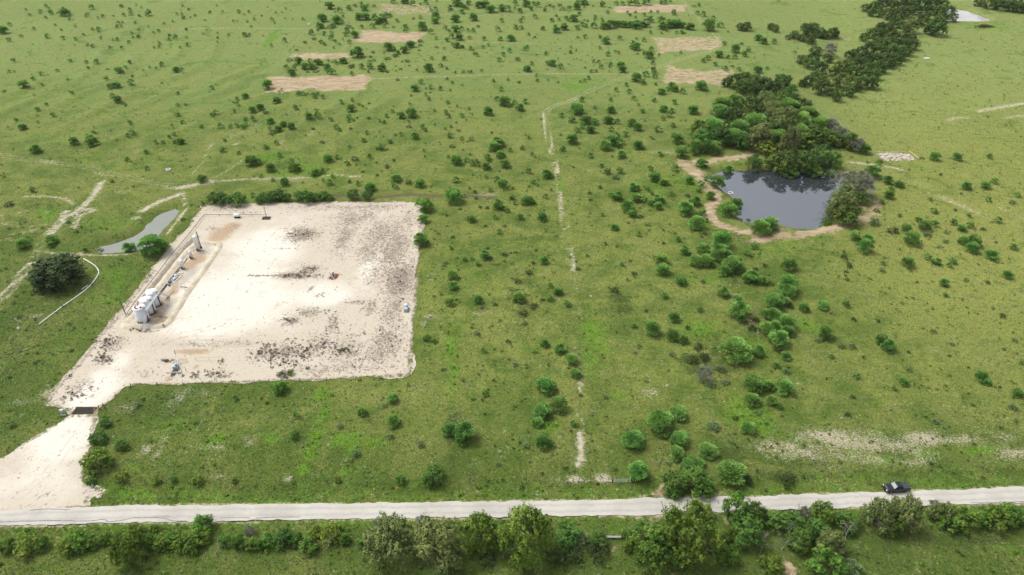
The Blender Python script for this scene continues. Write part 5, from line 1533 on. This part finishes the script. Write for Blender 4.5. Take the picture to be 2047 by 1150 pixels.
VEG[0, 1] = """278 35 80,260 365 50,895 300 36,1018 133 46,1165 68 40,1170 193 44,1270 115 20,1775 42 50,1905 68 36,2005 130 90,1610 278 70,1060 340 24,25 258 30,610 700 40d,850 676 30d,545 625 46d,180 800 100,225 755 50,75 485 80d,410 760 80,405 800 60,455 770 40,680 850 50,790 825 50p,1025 815 100,1215 812 180,1290 800 90,440 1015 390l,1700 430 110e,1765 432 125e,1890 440 145e,2015 405 44,1620 480 40,50 1000 30d,1460 610 40d"""
VEG[1, 1] = """75 15 50,185 83 50,20 135 60,110 185 76,305 180 90,285 135 50,465 215 70,525 200 50,570 105 70,650 90 46,785 125 70d,725 158 46,905 92 44,740 10 30,1000 15 60,965 35 40d,1100 125 40d,1045 173 50d,960 140 30d,850 210 34d,965 238 40d,1115 265 80,1105 330 56,1305 310 76,1215 300 70d,910 335 84,810 308 50,745 290 36,225 297 70,130 280 36,585 300 56,535 295 30,610 262 36,370 300 24d,40 255 36,1340 45 30,1345 95 26,45 430 110e,120 420 120e,180 402 130e,235 425 90e,350 415 110e,410 420 125e,475 425 90e,545 415 105e,590 425 60e,775 400 110e,890 408 95e,1340 482 130,1335 595 80,1315 762 110,1600 125 80,1680 125 44,1725 140 60,1775 155 50,1835 170 70,1755 125 40d,1845 100 60,1860 130 50d,1985 150 80,1950 82 70,2025 45 40,1900 20 90,1560 12 36,1535 95 30,1705 80 24,1650 45 24d,1595 280 60,1920 275 60,1965 305 76,1870 355 46,2005 345 40,1835 255 30,1940 215 24d,1580 412 130,1655 410 50d,1745 375 50d,1755 428 44d,1700 345 30,1935 480 90,2000 522 50,1845 505 40d,1790 500 40d,1625 515 34d,1520 562 30,1715 590 70,1910 578 50,1980 655 40d,1830 652 36d,1940 700 46,1455 712 30p,1570 740 30,1830 890 80,1850 835 36d,1665 918 44,1725 915 36,1770 955 50,1555 825 40,1985 885 60d,2030 875 30d,1570 1042 80,1575 1130 70,2030 425 40,1510 945 40p"""
VEG[2, 1] = """80 25 40,160 75 36,180 97 26,405 35 50,625 92 50,745 15 90,845 5 60,870 85 70,1005 10 80,1180 85 50,1350 70 100,1335 40 60,130 210 50,275 232 80,170 297 46,205 325 24,135 335 30d,310 362 30,265 415 46,5 420 50,115 440 90,170 460 50,25 465 40,5 345 30,60 578 60,235 578 76,250 930 70,165 955 44d,130 1032 66d,525 1002 46d,40 1100 70d,300 1135 50,185 850 30,25 870 40d,270 700 24p,710 172 40,755 220 60,860 215 60,825 265 60p,1100 203 50,1298 198 60,1140 270 84,1212 305 70,970 345 76,1080 360 50,1050 340 24,700 345 36,620 393 46d,625 450 40d,1115 395 36,1270 395 50,1400 415 50d,785 410 50,840 420 80,925 497 108,990 430 80,1050 440 60,1165 440 80,1105 470 60,1200 460 50,1165 495 70,955 555 66,1020 582 60d,1410 290 70,1505 325 60,1490 370 50,1460 455 84,1385 515 120,1520 545 60,1585 418 70,1565 275 60,1640 300 110,1515 160 90,1730 180 80,1795 455 90,1730 530 130,1690 510 70,1470 628 120,1545 610 40,815 662 62,720 560 36,1010 720 50,925 630 30d,1080 640 50p,1325 765 50,1205 788 40d,1530 705 40,1380 850 80,1670 765 150,1525 835 90,1660 870 150,1470 930 110,1550 930 110,1765 960 150,1695 1010 90,1195 920 90,1145 912 50,1200 1000 100,970 1035 56d,875 960 40,1345 1090 80,1905 1060 110,1985 1085 80,1885 875 60,1930 820 60,2015 970 50d,1940 995 50d,1980 670 140,1830 600 40p,1890 580 40p,2005 580 50p,600 895 36d,745 795 30,1520 1095 50p"""
VEG[3, 1] = """1335 95 76,1510 100 66,1770 97 50,1225 110 40d,885 153 56,790 150 26,840 230 120,955 290 76,1050 325 66,965 410 80,985 360 50,905 465 50,865 535 50p,1380 240 26,1590 330 70,1740 320 70,1810 290 56,1765 435 50,1995 397 50,1955 455 50p,1290 440 36,1325 530 56,1495 525 40d,1050 570 34,1200 602 56,1605 565 36,1485 620 56,1550 668 64,1620 648 60,1840 605 60,1255 650 90,1275 715 70p,1335 635 60,1000 690 100d,1105 670 80,1150 755 120,1570 765 90,1650 770 110,1635 825 90,1785 875 90,1810 920 56,695 735 80,800 750 70,775 815 120,610 900 66d,650 970 66d,625 1018 40d,1120 940 90,1275 895 60,1350 935 66,1480 930 60,1450 965 50,920 950 44,910 1010 50p,165 955 110,155 1115 140,20 1110 70d,1960 820 60,1915 1040 70,1410 1108 66,1585 1080 36,1190 1100 36d,1755 1100 50d,630 1080 50d,1415 775 44p,1365 820 30p,1820 785 30p,845 625 90p,1545 390 30d,1720 680 50d,1425 700 40p,20 640 110"""
VEG[0, 2] = """565 500 50d,75 710 40d,105 1100 60d,150 228 40d,560 700 40d,835 1080 90e,1095 935 60p,1140 890 40d,1890 895 50d"""
VEG[1, 2] = """185 795 110,1550 115 70,1600 100 36d,1770 95 80,1470 45 36,1800 160 40p,1910 140 44d,1360 398 70e,1420 425 50,1760 360 56p,1720 315 30,1815 500 50,1085 880 80,845 985 70,320 1018 60,1095 1060 100,670 1110 60p,1825 835 56,1730 878 40,80 915 36,1535 1120 110,1665 1150 175,2010 430 50d,1025 935 50p,1495 650 40p,690 495 50d,410 640 36p,215 690 100d,275 675 60y"""
VEG[2, 2] = """55 80 90,365 40 70,305 95 56,440 130 60,170 155 84d,90 210 80d,100 285 46p,240 105 40d,258 445 72,385 485 90,475 565 90,508 682 80,263 770 135,372 925 125,240 975 130,200 1060 80,490 1075 60,20 605 46p,820 25 80d,1215 60 56,970 300 46,1120 318 120,1290 230 84,1285 365 110,1365 400 80,1360 440 44p,1010 460 50p,985 512 36p,1270 525 56p,1690 40 90,1815 180 150,1800 100 90,1500 175 60d,1070 185 40d,1485 460 90d,1400 315 60d,1440 570 110d,1540 550 110d,1540 690 140g,1660 640 80p,1790 490 220,1960 495 100,1950 255 60d,1920 320 80d,2020 205 70,2025 320 110,1580 765 80p,1700 745 70p,1930 760 140,2020 765 90,1915 885 110,1780 1030 60d,1960 990 50p,1885 1110 110,1190 1070 200,1330 990 120,745 865 46p,1070 740 36p,1600 1090 110p"""
VEG[3, 2] = """165 20 120,55 110 130,150 110 70,175 150 70d,290 158 76,440 142 86,625 132 60,510 205 40p,50 215 110,150 275 130,40 320 130,165 345 90,85 400 150,460 355 110,685 250 50d,880 262 44d,1415 60 44,910 410 90,970 460 100,590 460 60p,400 415 56p,675 465 56p,505 545 50,85 490 90d,145 535 70,165 632 44d,150 660 60p,70 610 60,140 785 130,10 775 80,35 890 80,90 930 60,705 697 56,1085 745 66,1130 652 50p,680 868 56d,1705 700 90,1745 745 70,2000 835 80,1885 490 36d,1875 222 60d,1325 345 50p,1470 447 40p,1960 945 70p,1010 800 50,640 1010 60d,1340 1060 60p,2025 595 40,1970 415 50p,1450 540 36d,1125 510 36d"""
VEG[0, 3] = """780 50 130e,775 225 230h,725 390 80e,965 110 100e,965 365 110y,1240 390 80y,1580 385 90y,1870 390 60y,1380 385 70e,
50 910 130h,215 910 190y,330 895 130h,540 900 160y,620 870 170h,760 870 140h,880 830 120h,1010 930 270b,1060 810 180h,1180 870 130h,1230 780 100h,1290 880 150h,1370 850 130h,1450 880 150h,1530 890 160h,1600 750 190h,1580 850 170h,1800 870 110h,1900 880 130h,2000 900 110h,1990 800 100g"""
VEG[1, 3] = """310 35 80e,790 175 80p,1075 45 56p,1310 100 60p,1410 350 180e,1150 380 90e,650 385 60y,1925 260 50p,
20 900 100h,100 870 120h,215 850 170e,320 850 110h,310 910 70p,415 910 150h,460 800 120y,590 810 170y,650 770 80y,700 860 100h,850 870 90h,1060 860 370w,990 750 120g,1455 880 370w,1340 730 150g,1780 790 300b,1830 1010 170d,1620 970 50p"""
VEG[2, 3] = """250 70 125,105 105 60p,970 65 150,1335 60 140,1310 170 110,1010 315 160,1245 255 46p,1425 270 140,1565 150 130,1500 250 80,1755 320 200,1880 385 110d,1290 410 210e,1460 390 270e,1540 440 170e,1300 490 110e,
110 800 430b,440 820 230e,545 860 140p,330 1010 200d,480 990 200d,690 960 210d,690 860 150e,930 830 110e,920 920 90h,1130 930 390h,1075 780 190e,1440 780 470b,1730 985 170h,1800 590 230b,1950 640 170b,1880 790 280e,1740 830 120h,2010 1040 100h"""
VEG[3, 3] = """160 380 170d,60 700 210e,200 700 170e,440 640 220h,310 650 130g,400 800 210e,250 860 210e,500 870 240w,470 1060 300h,690 1080 150p,640 700 200e,650 810 120d,50 1070 160h,900 640 260w,1110 630 270w,1000 710 220h,1410 640 200w,1340 600 110g,1560 690 230h,1450 730 160h,1720 700 140h,1830 690 220h,1920 660 190h,2010 680 130h"""
# crowns of the near wood and of the pond banks, in photograph pixels
VEG['px'] = """1452 166 22o,1470 163 34o,1490 160 36o,1510 165 36o,1530 170 34o,1490 175 40o,1515 180 30o,1545 175 30o,1562 165 34o,1583 180 24e,1572 160 24o,
1445 208 34m,1470 205 32m,1500 205 38o,1530 200 38w,1560 200 34h,1585 205 34o,1440 222 30m,1465 228 38o,1490 232 42o,1520 225 42o,1545 222 38w,1575 218 42m,1605 215 38o,1615 230 38m,1400 262 44h,1425 255 42m,1410 282 50e,1440 275 48o,1455 255 38o,1480 260 44m,1510 250 44m,1540 245 48o,1570 243 56w,1600 245 44m,1560 262 48m,1590 268 48m,1615 262 48o,1640 255 42m,1660 258 40g,1678 272 38g,1685 278 34m,1660 278 42h,1635 273 48o,1610 281 48h,1580 281 48w,1550 278 42m,1520 273 50w,1490 285 44o,1470 278 42m,1425 296 30m,1390 295 30m,1700 284 36h,1715 292 30g,1692 276 32o,1728 298 22m,
1533 298 38y,1545 322 34y,1508 322 34e,1568 318 54o,1580 335 34e,1610 320 54o,1640 312 50o,1662 322 44e,1668 340 28e,1630 334 34e,1712 370 62g,1728 383 44g,1690 393 46w,1685 410 60w,1720 397 30h,1692 432 52h,1655 442 18e"""

# ------------------------------------------------------------------ vegetation: placing
ONES = 'first second third fourth fifth sixth seventh eighth ninth tenth eleventh twelfth thirteenth fourteenth fifteenth sixteenth seventeenth eighteenth nineteenth'.split()
TENS = [None, None, 'twenty', 'thirty', 'forty', 'fifty', 'sixty', 'seventy', 'eighty', 'ninety']


def ordinal(n):
    if n < 20:
        return ONES[n - 1]
    t, o = divmod(n, 10)
    return TENS[t][:-1] + 'ieth' if o == 0 else TENS[t] + '-' + ONES[o - 1]


LANDMARKS = {
    'dark pond': (1570, 395), 'grey stock pond': (280, 470), 'whitish far pond': (1935, 33), 'white storage tanks': (300, 620), 'cattle guard': (168, 822), 'black pickup truck': (1790, 975),
    'wellhead on red soil': (667, 553), 'rubble plot with yellow rails': (1790, 312), 'curved white pipe': (150, 590), 'round white water trough': (337, 340), 'widest tan cleared plot': (640, 168),
    'yellow marker post': (794, 977), 'concrete culvert headwall': (1226, 1073), 'bare strip on the grassy track': (1160, 900), 'bend of the pale track': (1090, 225), 'brush pile': (1968, 52),
    'white slab in the hay field': (1853, 116), 'pale stubble beside the road': (1720, 885), 'tan plot beside the wood': (1395, 155), 'tan plot inside the track loop': (1370, 90), 'near corner of the pad by the pasture': (817, 752),
    'far corner of the pad by the pasture': (850, 405), 'thin tan strip plot': (640, 111), 'square tan plot': (780, 73), 'fork of the ranch tracks': (375, 372), 'chalky dirt scar': (175, 410), 'broad live oak': (105, 541),
    'farthest tan plot': (1295, 18), 'palest far plot': (808, 18), 'bright green terrace curve': (356, 82), 'green hollow beyond the track': (1400, 660), 'middle of the terraced slope': (230, 170), 'open slope past the thin strip plot': (420, 130),
    'white drum by the far corner': (618, 51), 'middle of the grassy track': (1128, 440), 'open pasture past the dark pond': (1850, 500), 'thicket below the dark pond': (1500, 620), 'eroded gully': (800, 390), 'pale far track': (1100, 88)}
LMK = [(k, at(*v)) for k, v in LANDMARKS.items()]


def read_veg():
    out = []
    for key, txt in VEG.items():
        for e in txt.replace('\n', ' ').split(','):
            e = e.split()
            if not e:
                continue
            x, y, w = float(e[0]), float(e[1]), e[2]
            k = 'm'
            if w[-1].isalpha():
                k, w = w[-1], w[:-1]
            w = float(w)
            if key != 'px':
                x, y, w = (0, 512, 1024, 1535)[key[0]] + x / 3.992, (0, 288, 575, 862)[key[1]] + y / 3.992, w / 3.992
            out.append([k, x, y, w])
    return out


rv = np.random.default_rng(99)
veg = []
raw = read_veg()
for k, x, y, w in raw:
    K = KIND[k]
    ratio = K['ratio'] * rv.uniform(0.9, 1.12)
    zc = 0.0
    for _ in range(3):
        wm = w * m_per_px(y, zc)
        zc = (0.56 if k in 'bw' else 0.5) * ratio * wm
    px, py = at(x, y, zc)
    veg.append(dict(k=k, x=px, y=py, w=wm * (1.14 if k == 'm' and w > 14 else 1.05), h=ratio * wm, px=w, sx=x, sy=y))
gz = HGT(np.array([v['x'] for v in veg]), np.array([v['y'] for v in veg]))
for v, z in zip(veg, gz):
    v['z'] = float(z)

mesq = sorted([v for v in veg if v['k'] == 'm'], key=lambda v: -v['px'])
single = [v for v in veg if v['k'] != 'm'] + mesq[:300]
rest = mesq[300:]


def size_word(v):
    return 'tiny' if v['w'] < 1.8 else 'small' if v['w'] < 3.0 else 'medium-sized' if v['w'] < 4.6 else 'large'


# labels: nearest landmark, then rank by distance among its kind
by = {}
for v in single:
    d = [(math.hypot(v['x'] - p[0], v['y'] - p[1]), n) for n, p in LMK]
    dist, n = min(d)
    v['road'] = v['sy'] > 1025
    key = (KIND[v['k']]['look'], 'hedge') if v['road'] else (KIND[v['k']]['look'], n)
    by.setdefault(key, []).append((v['sx'] if v['road'] else dist, v))
for (look, n), L in by.items():
    L.sort(key=lambda t: t[0])
    for i, (_, v) in enumerate(L):
        if v['road']:
            v['label'] = f"{look}, {ordinal(i + 1)} from the left among those past the road"
        elif len(L) == 1:
            v['label'] = f"{size_word(v)} {look} near the {n}"
        else:
            v['label'] = f"{look}, {ordinal(i + 1)} nearest the {n}"
            if len(v['label'].replace('-', ' ').split()) < 15:
                v['label'] = size_word(v) + ' ' + v['label']

for v in single:
    K = KIND[v['k']]
    cm = K['crowns'][rv.integers(len(K['crowns']))]
    rz = rv.uniform(0, 2 * math.pi)
    loc = (v['x'], v['y'], v['z'] - 0.03)
    sc = (v['w'] * rv.uniform(.93, 1.08), v['w'] * rv.uniform(.93, 1.08), v['h'])
    if K['limbs'] and v['px'] >= 14:
        t = thing(K['name'], v['label'], K['cat'], loc, rz, K['group'])
        t.scale = sc
        link('crown', cm, t)
        link('trunk', K['limbs'][rv.integers(len(K['limbs']))], t)
    else:
        o = link(K['name'], cm, None, loc)
        o.rotation_euler = (0, 0, rz)
        o.scale = sc
        tag(o, v['label'], K['cat'], K['group'])


def scatter(name, mat, items, protos, label):
    """many small plants that no one could count, as one mesh. items: x,y,z,w,h"""
    VV, FF, TT, o = [], [], [], 0
    for x, y, z, w, h in items:
        V, F, t = protos[rv.integers(len(protos))]
        a = rv.uniform(0, 2 * math.pi)
        c, s = math.cos(a), math.sin(a)
        R = np.array([[c * w, -s * w, 0], [s * w, c * w, 0], [0, 0, h]])
        VV.append(V @ R.T + np.array([x, y, z]))
        FF.append(F + o)
        TT.append(np.clip(t + rv.normal(0, 0.12), 0, 1))
        o += len(V)
    me = mesh_np(name, np.vstack(VV), np.vstack(FF), mat, {'tint': np.concatenate(TT)})
    return tag(link(name, me), label, None, None, 'stuff')


small_m = [crown_frond(400 + i, 330, 7, L=.16, Wd=.035) for i in range(4)]
scatter('distant_mesquite', M_MESQ, [(v['x'], v['y'], v['z'] - .02, v['w'], v['h']) for v in rest], small_m, 'small distant mesquite dotting the far pasture')


def free(X, Y, m=0.6):
    ok = np.ones(X.shape, bool)
    for P in (PAD, DRIVE, ROAD_POLY, POND1, POND2, POND3):
        ok &= sd_poly(P, X, Y) > m
    return ok


def rand_view(n, ymin, ymax, r, pw=1.0):
    """points on the land in view, denser near"""
    y = ymin + (ymax - ymin) * r.random(n) ** pw
    x = (r.random(n) * 2 - 1) * (0.76 * (y * CP + CAM_H * SP) + 8)
    return x, y


# weeds and small forbs: dark, green and pale clumps under a metre
rw = np.random.default_rng(5)
weedp = [crown_leaf(420 + i, 46, 6, (.16, .28), .10, .9, .2) for i in range(4)]


def weeds(name, mat, n, w0, w1, hh, label, ymin, ymax, dens_seed, cut):
    X, Y = rand_view(n, ymin, ymax, rw, 1.25)
    d = vnoise(X, Y, 19, dens_seed) + 0.6 * vnoise(X, Y, 7, dens_seed + 1)
    A = ground_attrs(X, Y)
    bare = np.maximum(A['tan'], np.maximum(A['dirt'], A['soil']))
    d = d + 0.9 * np.maximum(A['lush'], A['dark'])
    k = free(X, Y) & (d + rw.normal(0, 0.35, n) > cut) & (bare < 0.35)
    X, Y = X[k], Y[k]
    Z = HGT(X, Y) - 0.02
    w = rw.uniform(w0, w1, len(X)) * rw.choice([0.7, 1, 1, 1.4], len(X))
    scatter(name, mat, list(zip(X, Y, Z, w, w * hh)), weedp, label)


weeds('dark_weeds', M_DARK, 4600, 0.45, 1.15, 0.5, 'low dark weeds scattered through the pasture', 75, 560, 60, 0.15)
weeds('green_weeds', M_HEDGE, 7500, 0.4, 1.2, 0.5, 'fresh green weeds scattered through the pasture', 72, 460, 63, 0.0)
weeds('pale_weeds', M_PALE, 3400, 0.35, 0.9, 0.5, 'pale grey-green forbs scattered through the pasture', 72, 380, 66, 0.0)


# grass tufts: leaning blades, three to a tuft
def grass():
    r = np.random.default_rng(11)
    n = 150000
    X, Y = rand_view(n, 74, 330, r, 1.45)
    A = ground_attrs(X, Y)
    bare = np.maximum(np.maximum(A['tan'], A['dirt']), np.maximum(A['soil'], A['straw'] * 0.9))
    k = free(X, Y, 0.25) & (bare < 0.4 + 0.2 * r.normal(size=n))
    X, Y = X[k], Y[k]
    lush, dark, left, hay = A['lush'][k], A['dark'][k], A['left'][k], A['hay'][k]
    n = len(X)
    Z = HGT(X, Y) - 0.03
    tall = 0.16 + 0.30 * r.random(n) ** 2 + 0.22 * lush * r.random(n)
    VV, TT = [], []
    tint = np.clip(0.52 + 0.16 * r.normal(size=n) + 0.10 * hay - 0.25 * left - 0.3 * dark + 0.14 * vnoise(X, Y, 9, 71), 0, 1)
    lus = np.clip(lush + 0.1 * r.normal(size=n), 0, 1)
    for b in range(3):
        a = r.random(n) * 2 * math.pi
        lean = tall * r.uniform(0.3, 1.1, n)
        wd = r.uniform(0.05, 0.12, n)
        ca, sa = np.cos(a), np.sin(a)
        p0 = np.stack([X - sa * wd, Y + ca * wd, Z], 1)
        p1 = np.stack([X + sa * wd, Y - ca * wd, Z], 1)
        p2 = np.stack([X + ca * lean, Y + sa * lean, Z + tall * r.uniform(.6, 1, n)], 1)
        VV.append(np.stack([p0, p1, p2], 1).reshape(-1, 3))
        TT.append(np.repeat(tint, 3))
    V = np.vstack(VV)
    F = np.arange(len(V)).reshape(-1, 3)
    q = NB('grass_blades')
    c = q.mix(q.attr('tint'), (0.064, 0.100, 0.021), (0.205, 0.245, 0.068))
    c = q.mix(q.ramp(q.attr('lus'), 0.15, 0.8, 0, 0.85), c, (0.120, 0.205, 0.022))
    m = q.done(c, 0.85, 0.15)
    me = mesh_np('grass', V, F, m, {'tint': np.concatenate(TT), 'lus': np.tile(np.repeat(lus, 3), 3)})
    tag(link('grass', me), 'rough pasture grass and roadside verge growth', None, None, 'stuff')


grass()

# ------------------------------------------------------------------ dead wood
def dead(px, py, wpx, label, tilt, rz, seed, name='dead_branch', stems=1):
    s = 0.72 * wpx * m_per_px(py)
    x, y = at(px, py)
    m = limb_mesh(seed, stems, 1.25, .35, 0.020, 4, 3)
    o = m.build(name, M_GREY)
    o.location = (x, y, hz(x, y) + .05 + (.12 * s if tilt > 1 else 0))
    o.rotation_euler = (tilt, 0, rz)
    o.scale = (s, s, s)
    tag(o, label, 'dead wood')


dead(430, 1112, 40, 'bare grey limb fallen at the hedge foot between two bushes', 1.15, 2.6, 501)
dead(1006, 1118, 40, 'tangled bare grey limb beneath the dark hedgerow tree', 1.2, 2.9, 502)
dead(1518, 1110, 44, 'spreading bare grey branch beside the round light green roadside tree', .6, 3.0, 503)
dead(1783, 1062, 52, 'thick bare grey branch hanging out of the silvery roadside tree', 1.1, 3.3, 504)
dead(1718, 414, 24, 'whitish dead snag on the bank of the dark pond', .7, 2.2, 505)
dead(1728, 424, 26, 'whitish dead log lying on the path round the dark pond', 1.45, 1.5, 506)
dead(1562, 1100, 50, 'long leaning bare branch at the near edge of the roadside trees', .9, 1.8, 507)
dead(650, 1102, 34, 'dry brown branch leaning out of the yellowish hedge bushes', 1.1, 2.4, 508)
dead(1690, 1088, 46, 'fan of bare grey twigs in front of the olive green tree', .8, 2.7, 509)


def brush_pile():
    r = np.random.default_rng(21)
    x, y = at(1968, 53)
    t = thing('brush_pile', 'long brown heap of cut brush in the far hay field', 'brush pile', (x, y, hz(x, y)))
    m = MB()
    for i in range(420):
        px, py = r.normal(0, 3.0), r.normal(0, 1.0)
        px = max(-6.5, min(6.5, px))
        zt = max(.1, 1.7 * (1 - (px / 7.2) ** 2)) * math.exp(-(py / 1.8) ** 2)
        d = Vector((r.normal(0, 1), r.normal(0, .7), r.normal(0, .35))).normalized() * r.uniform(.6, 1.8)
        p = Vector((px, py, zt * r.uniform(.2, 1)))
        m.tube([tuple(p - d * .5), tuple(p + d * .5)], [r.uniform(.05, .12), .03], 4, False)
    m.build('sticks', plain('cut_brush', (.105, .07, .05), .95), t)


brush_pile()

# dark, dry weeds standing on the pad
PWEED = [(530, 702, 24, 16, 60), (588, 705, 34, 16, 100), (640, 692, 26, 12, 45), (570, 726, 36, 10, 40), (220, 684, 10, 10, 34), (206, 716, 18, 8, 36), (150, 790, 18, 10, 34), (602, 470, 22, 8, 36), (592, 552, 42, 4, 46), (620, 540, 18, 6, 24),
         (685, 702, 26, 10, 36), (334, 722, 16, 2.5, 20), (430, 748, 20, 7, 24), (395, 752, 24, 6, 22), (440, 728, 4, 8, 10), (800, 560, 20, 40, 40), (580, 642, 14, 6, 14), (300, 550, 3, 10, 10), (275, 660, 20, 2, 16), (205, 690, 12, 18, 20), (740, 690, 60, 40, 40), (660, 640, 20, 20, 14)]
items = []
rp = np.random.default_rng(31)
for px, py, rx, ry, n in PWEED:
    for _ in range(n):
        x, y = at(px + rp.normal(0, rx * .65), py + rp.normal(0, ry * .65))
        w = rp.uniform(.35, .95)
        items.append((x, y, .08, w, w * rp.uniform(.35, .6)))
M_DRY = leaf_material('dry_weed', (0.048, 0.040, 0.032), (0.135, 0.115, 0.088), 0.01, 0.1, 0.1)
scatter('pad_weeds', M_DRY, items, weedp, 'dark dry weeds standing in patches on the chalk pad')


# ------------------------------------------------------------------ thin summer haze over the whole place
def haze():
    o = MB().box((-4100, -4100, -4.0), (4100, 6100, CAM_H + 6)).build('haze', None or M_CONC)
    m = bpy.data.materials.new('haze_air')
    m.use_nodes = True
    t = m.node_tree
    t.nodes.remove(t.nodes['Principled BSDF'])
    v = t.nodes.new('ShaderNodeVolumePrincipled')
    v.inputs['Color'].default_value = (0.92, 0.95, 1.0, 1)
    v.inputs['Density'].default_value = 0.00003
    t.links.new(v.outputs[0], t.nodes['Material Output'].inputs['Volume'])
    o.data.materials.clear()
    o.data.materials.append(m)
    tag(o, 'thin pale summer haze over the pasture', None, None, 'stuff')


haze()
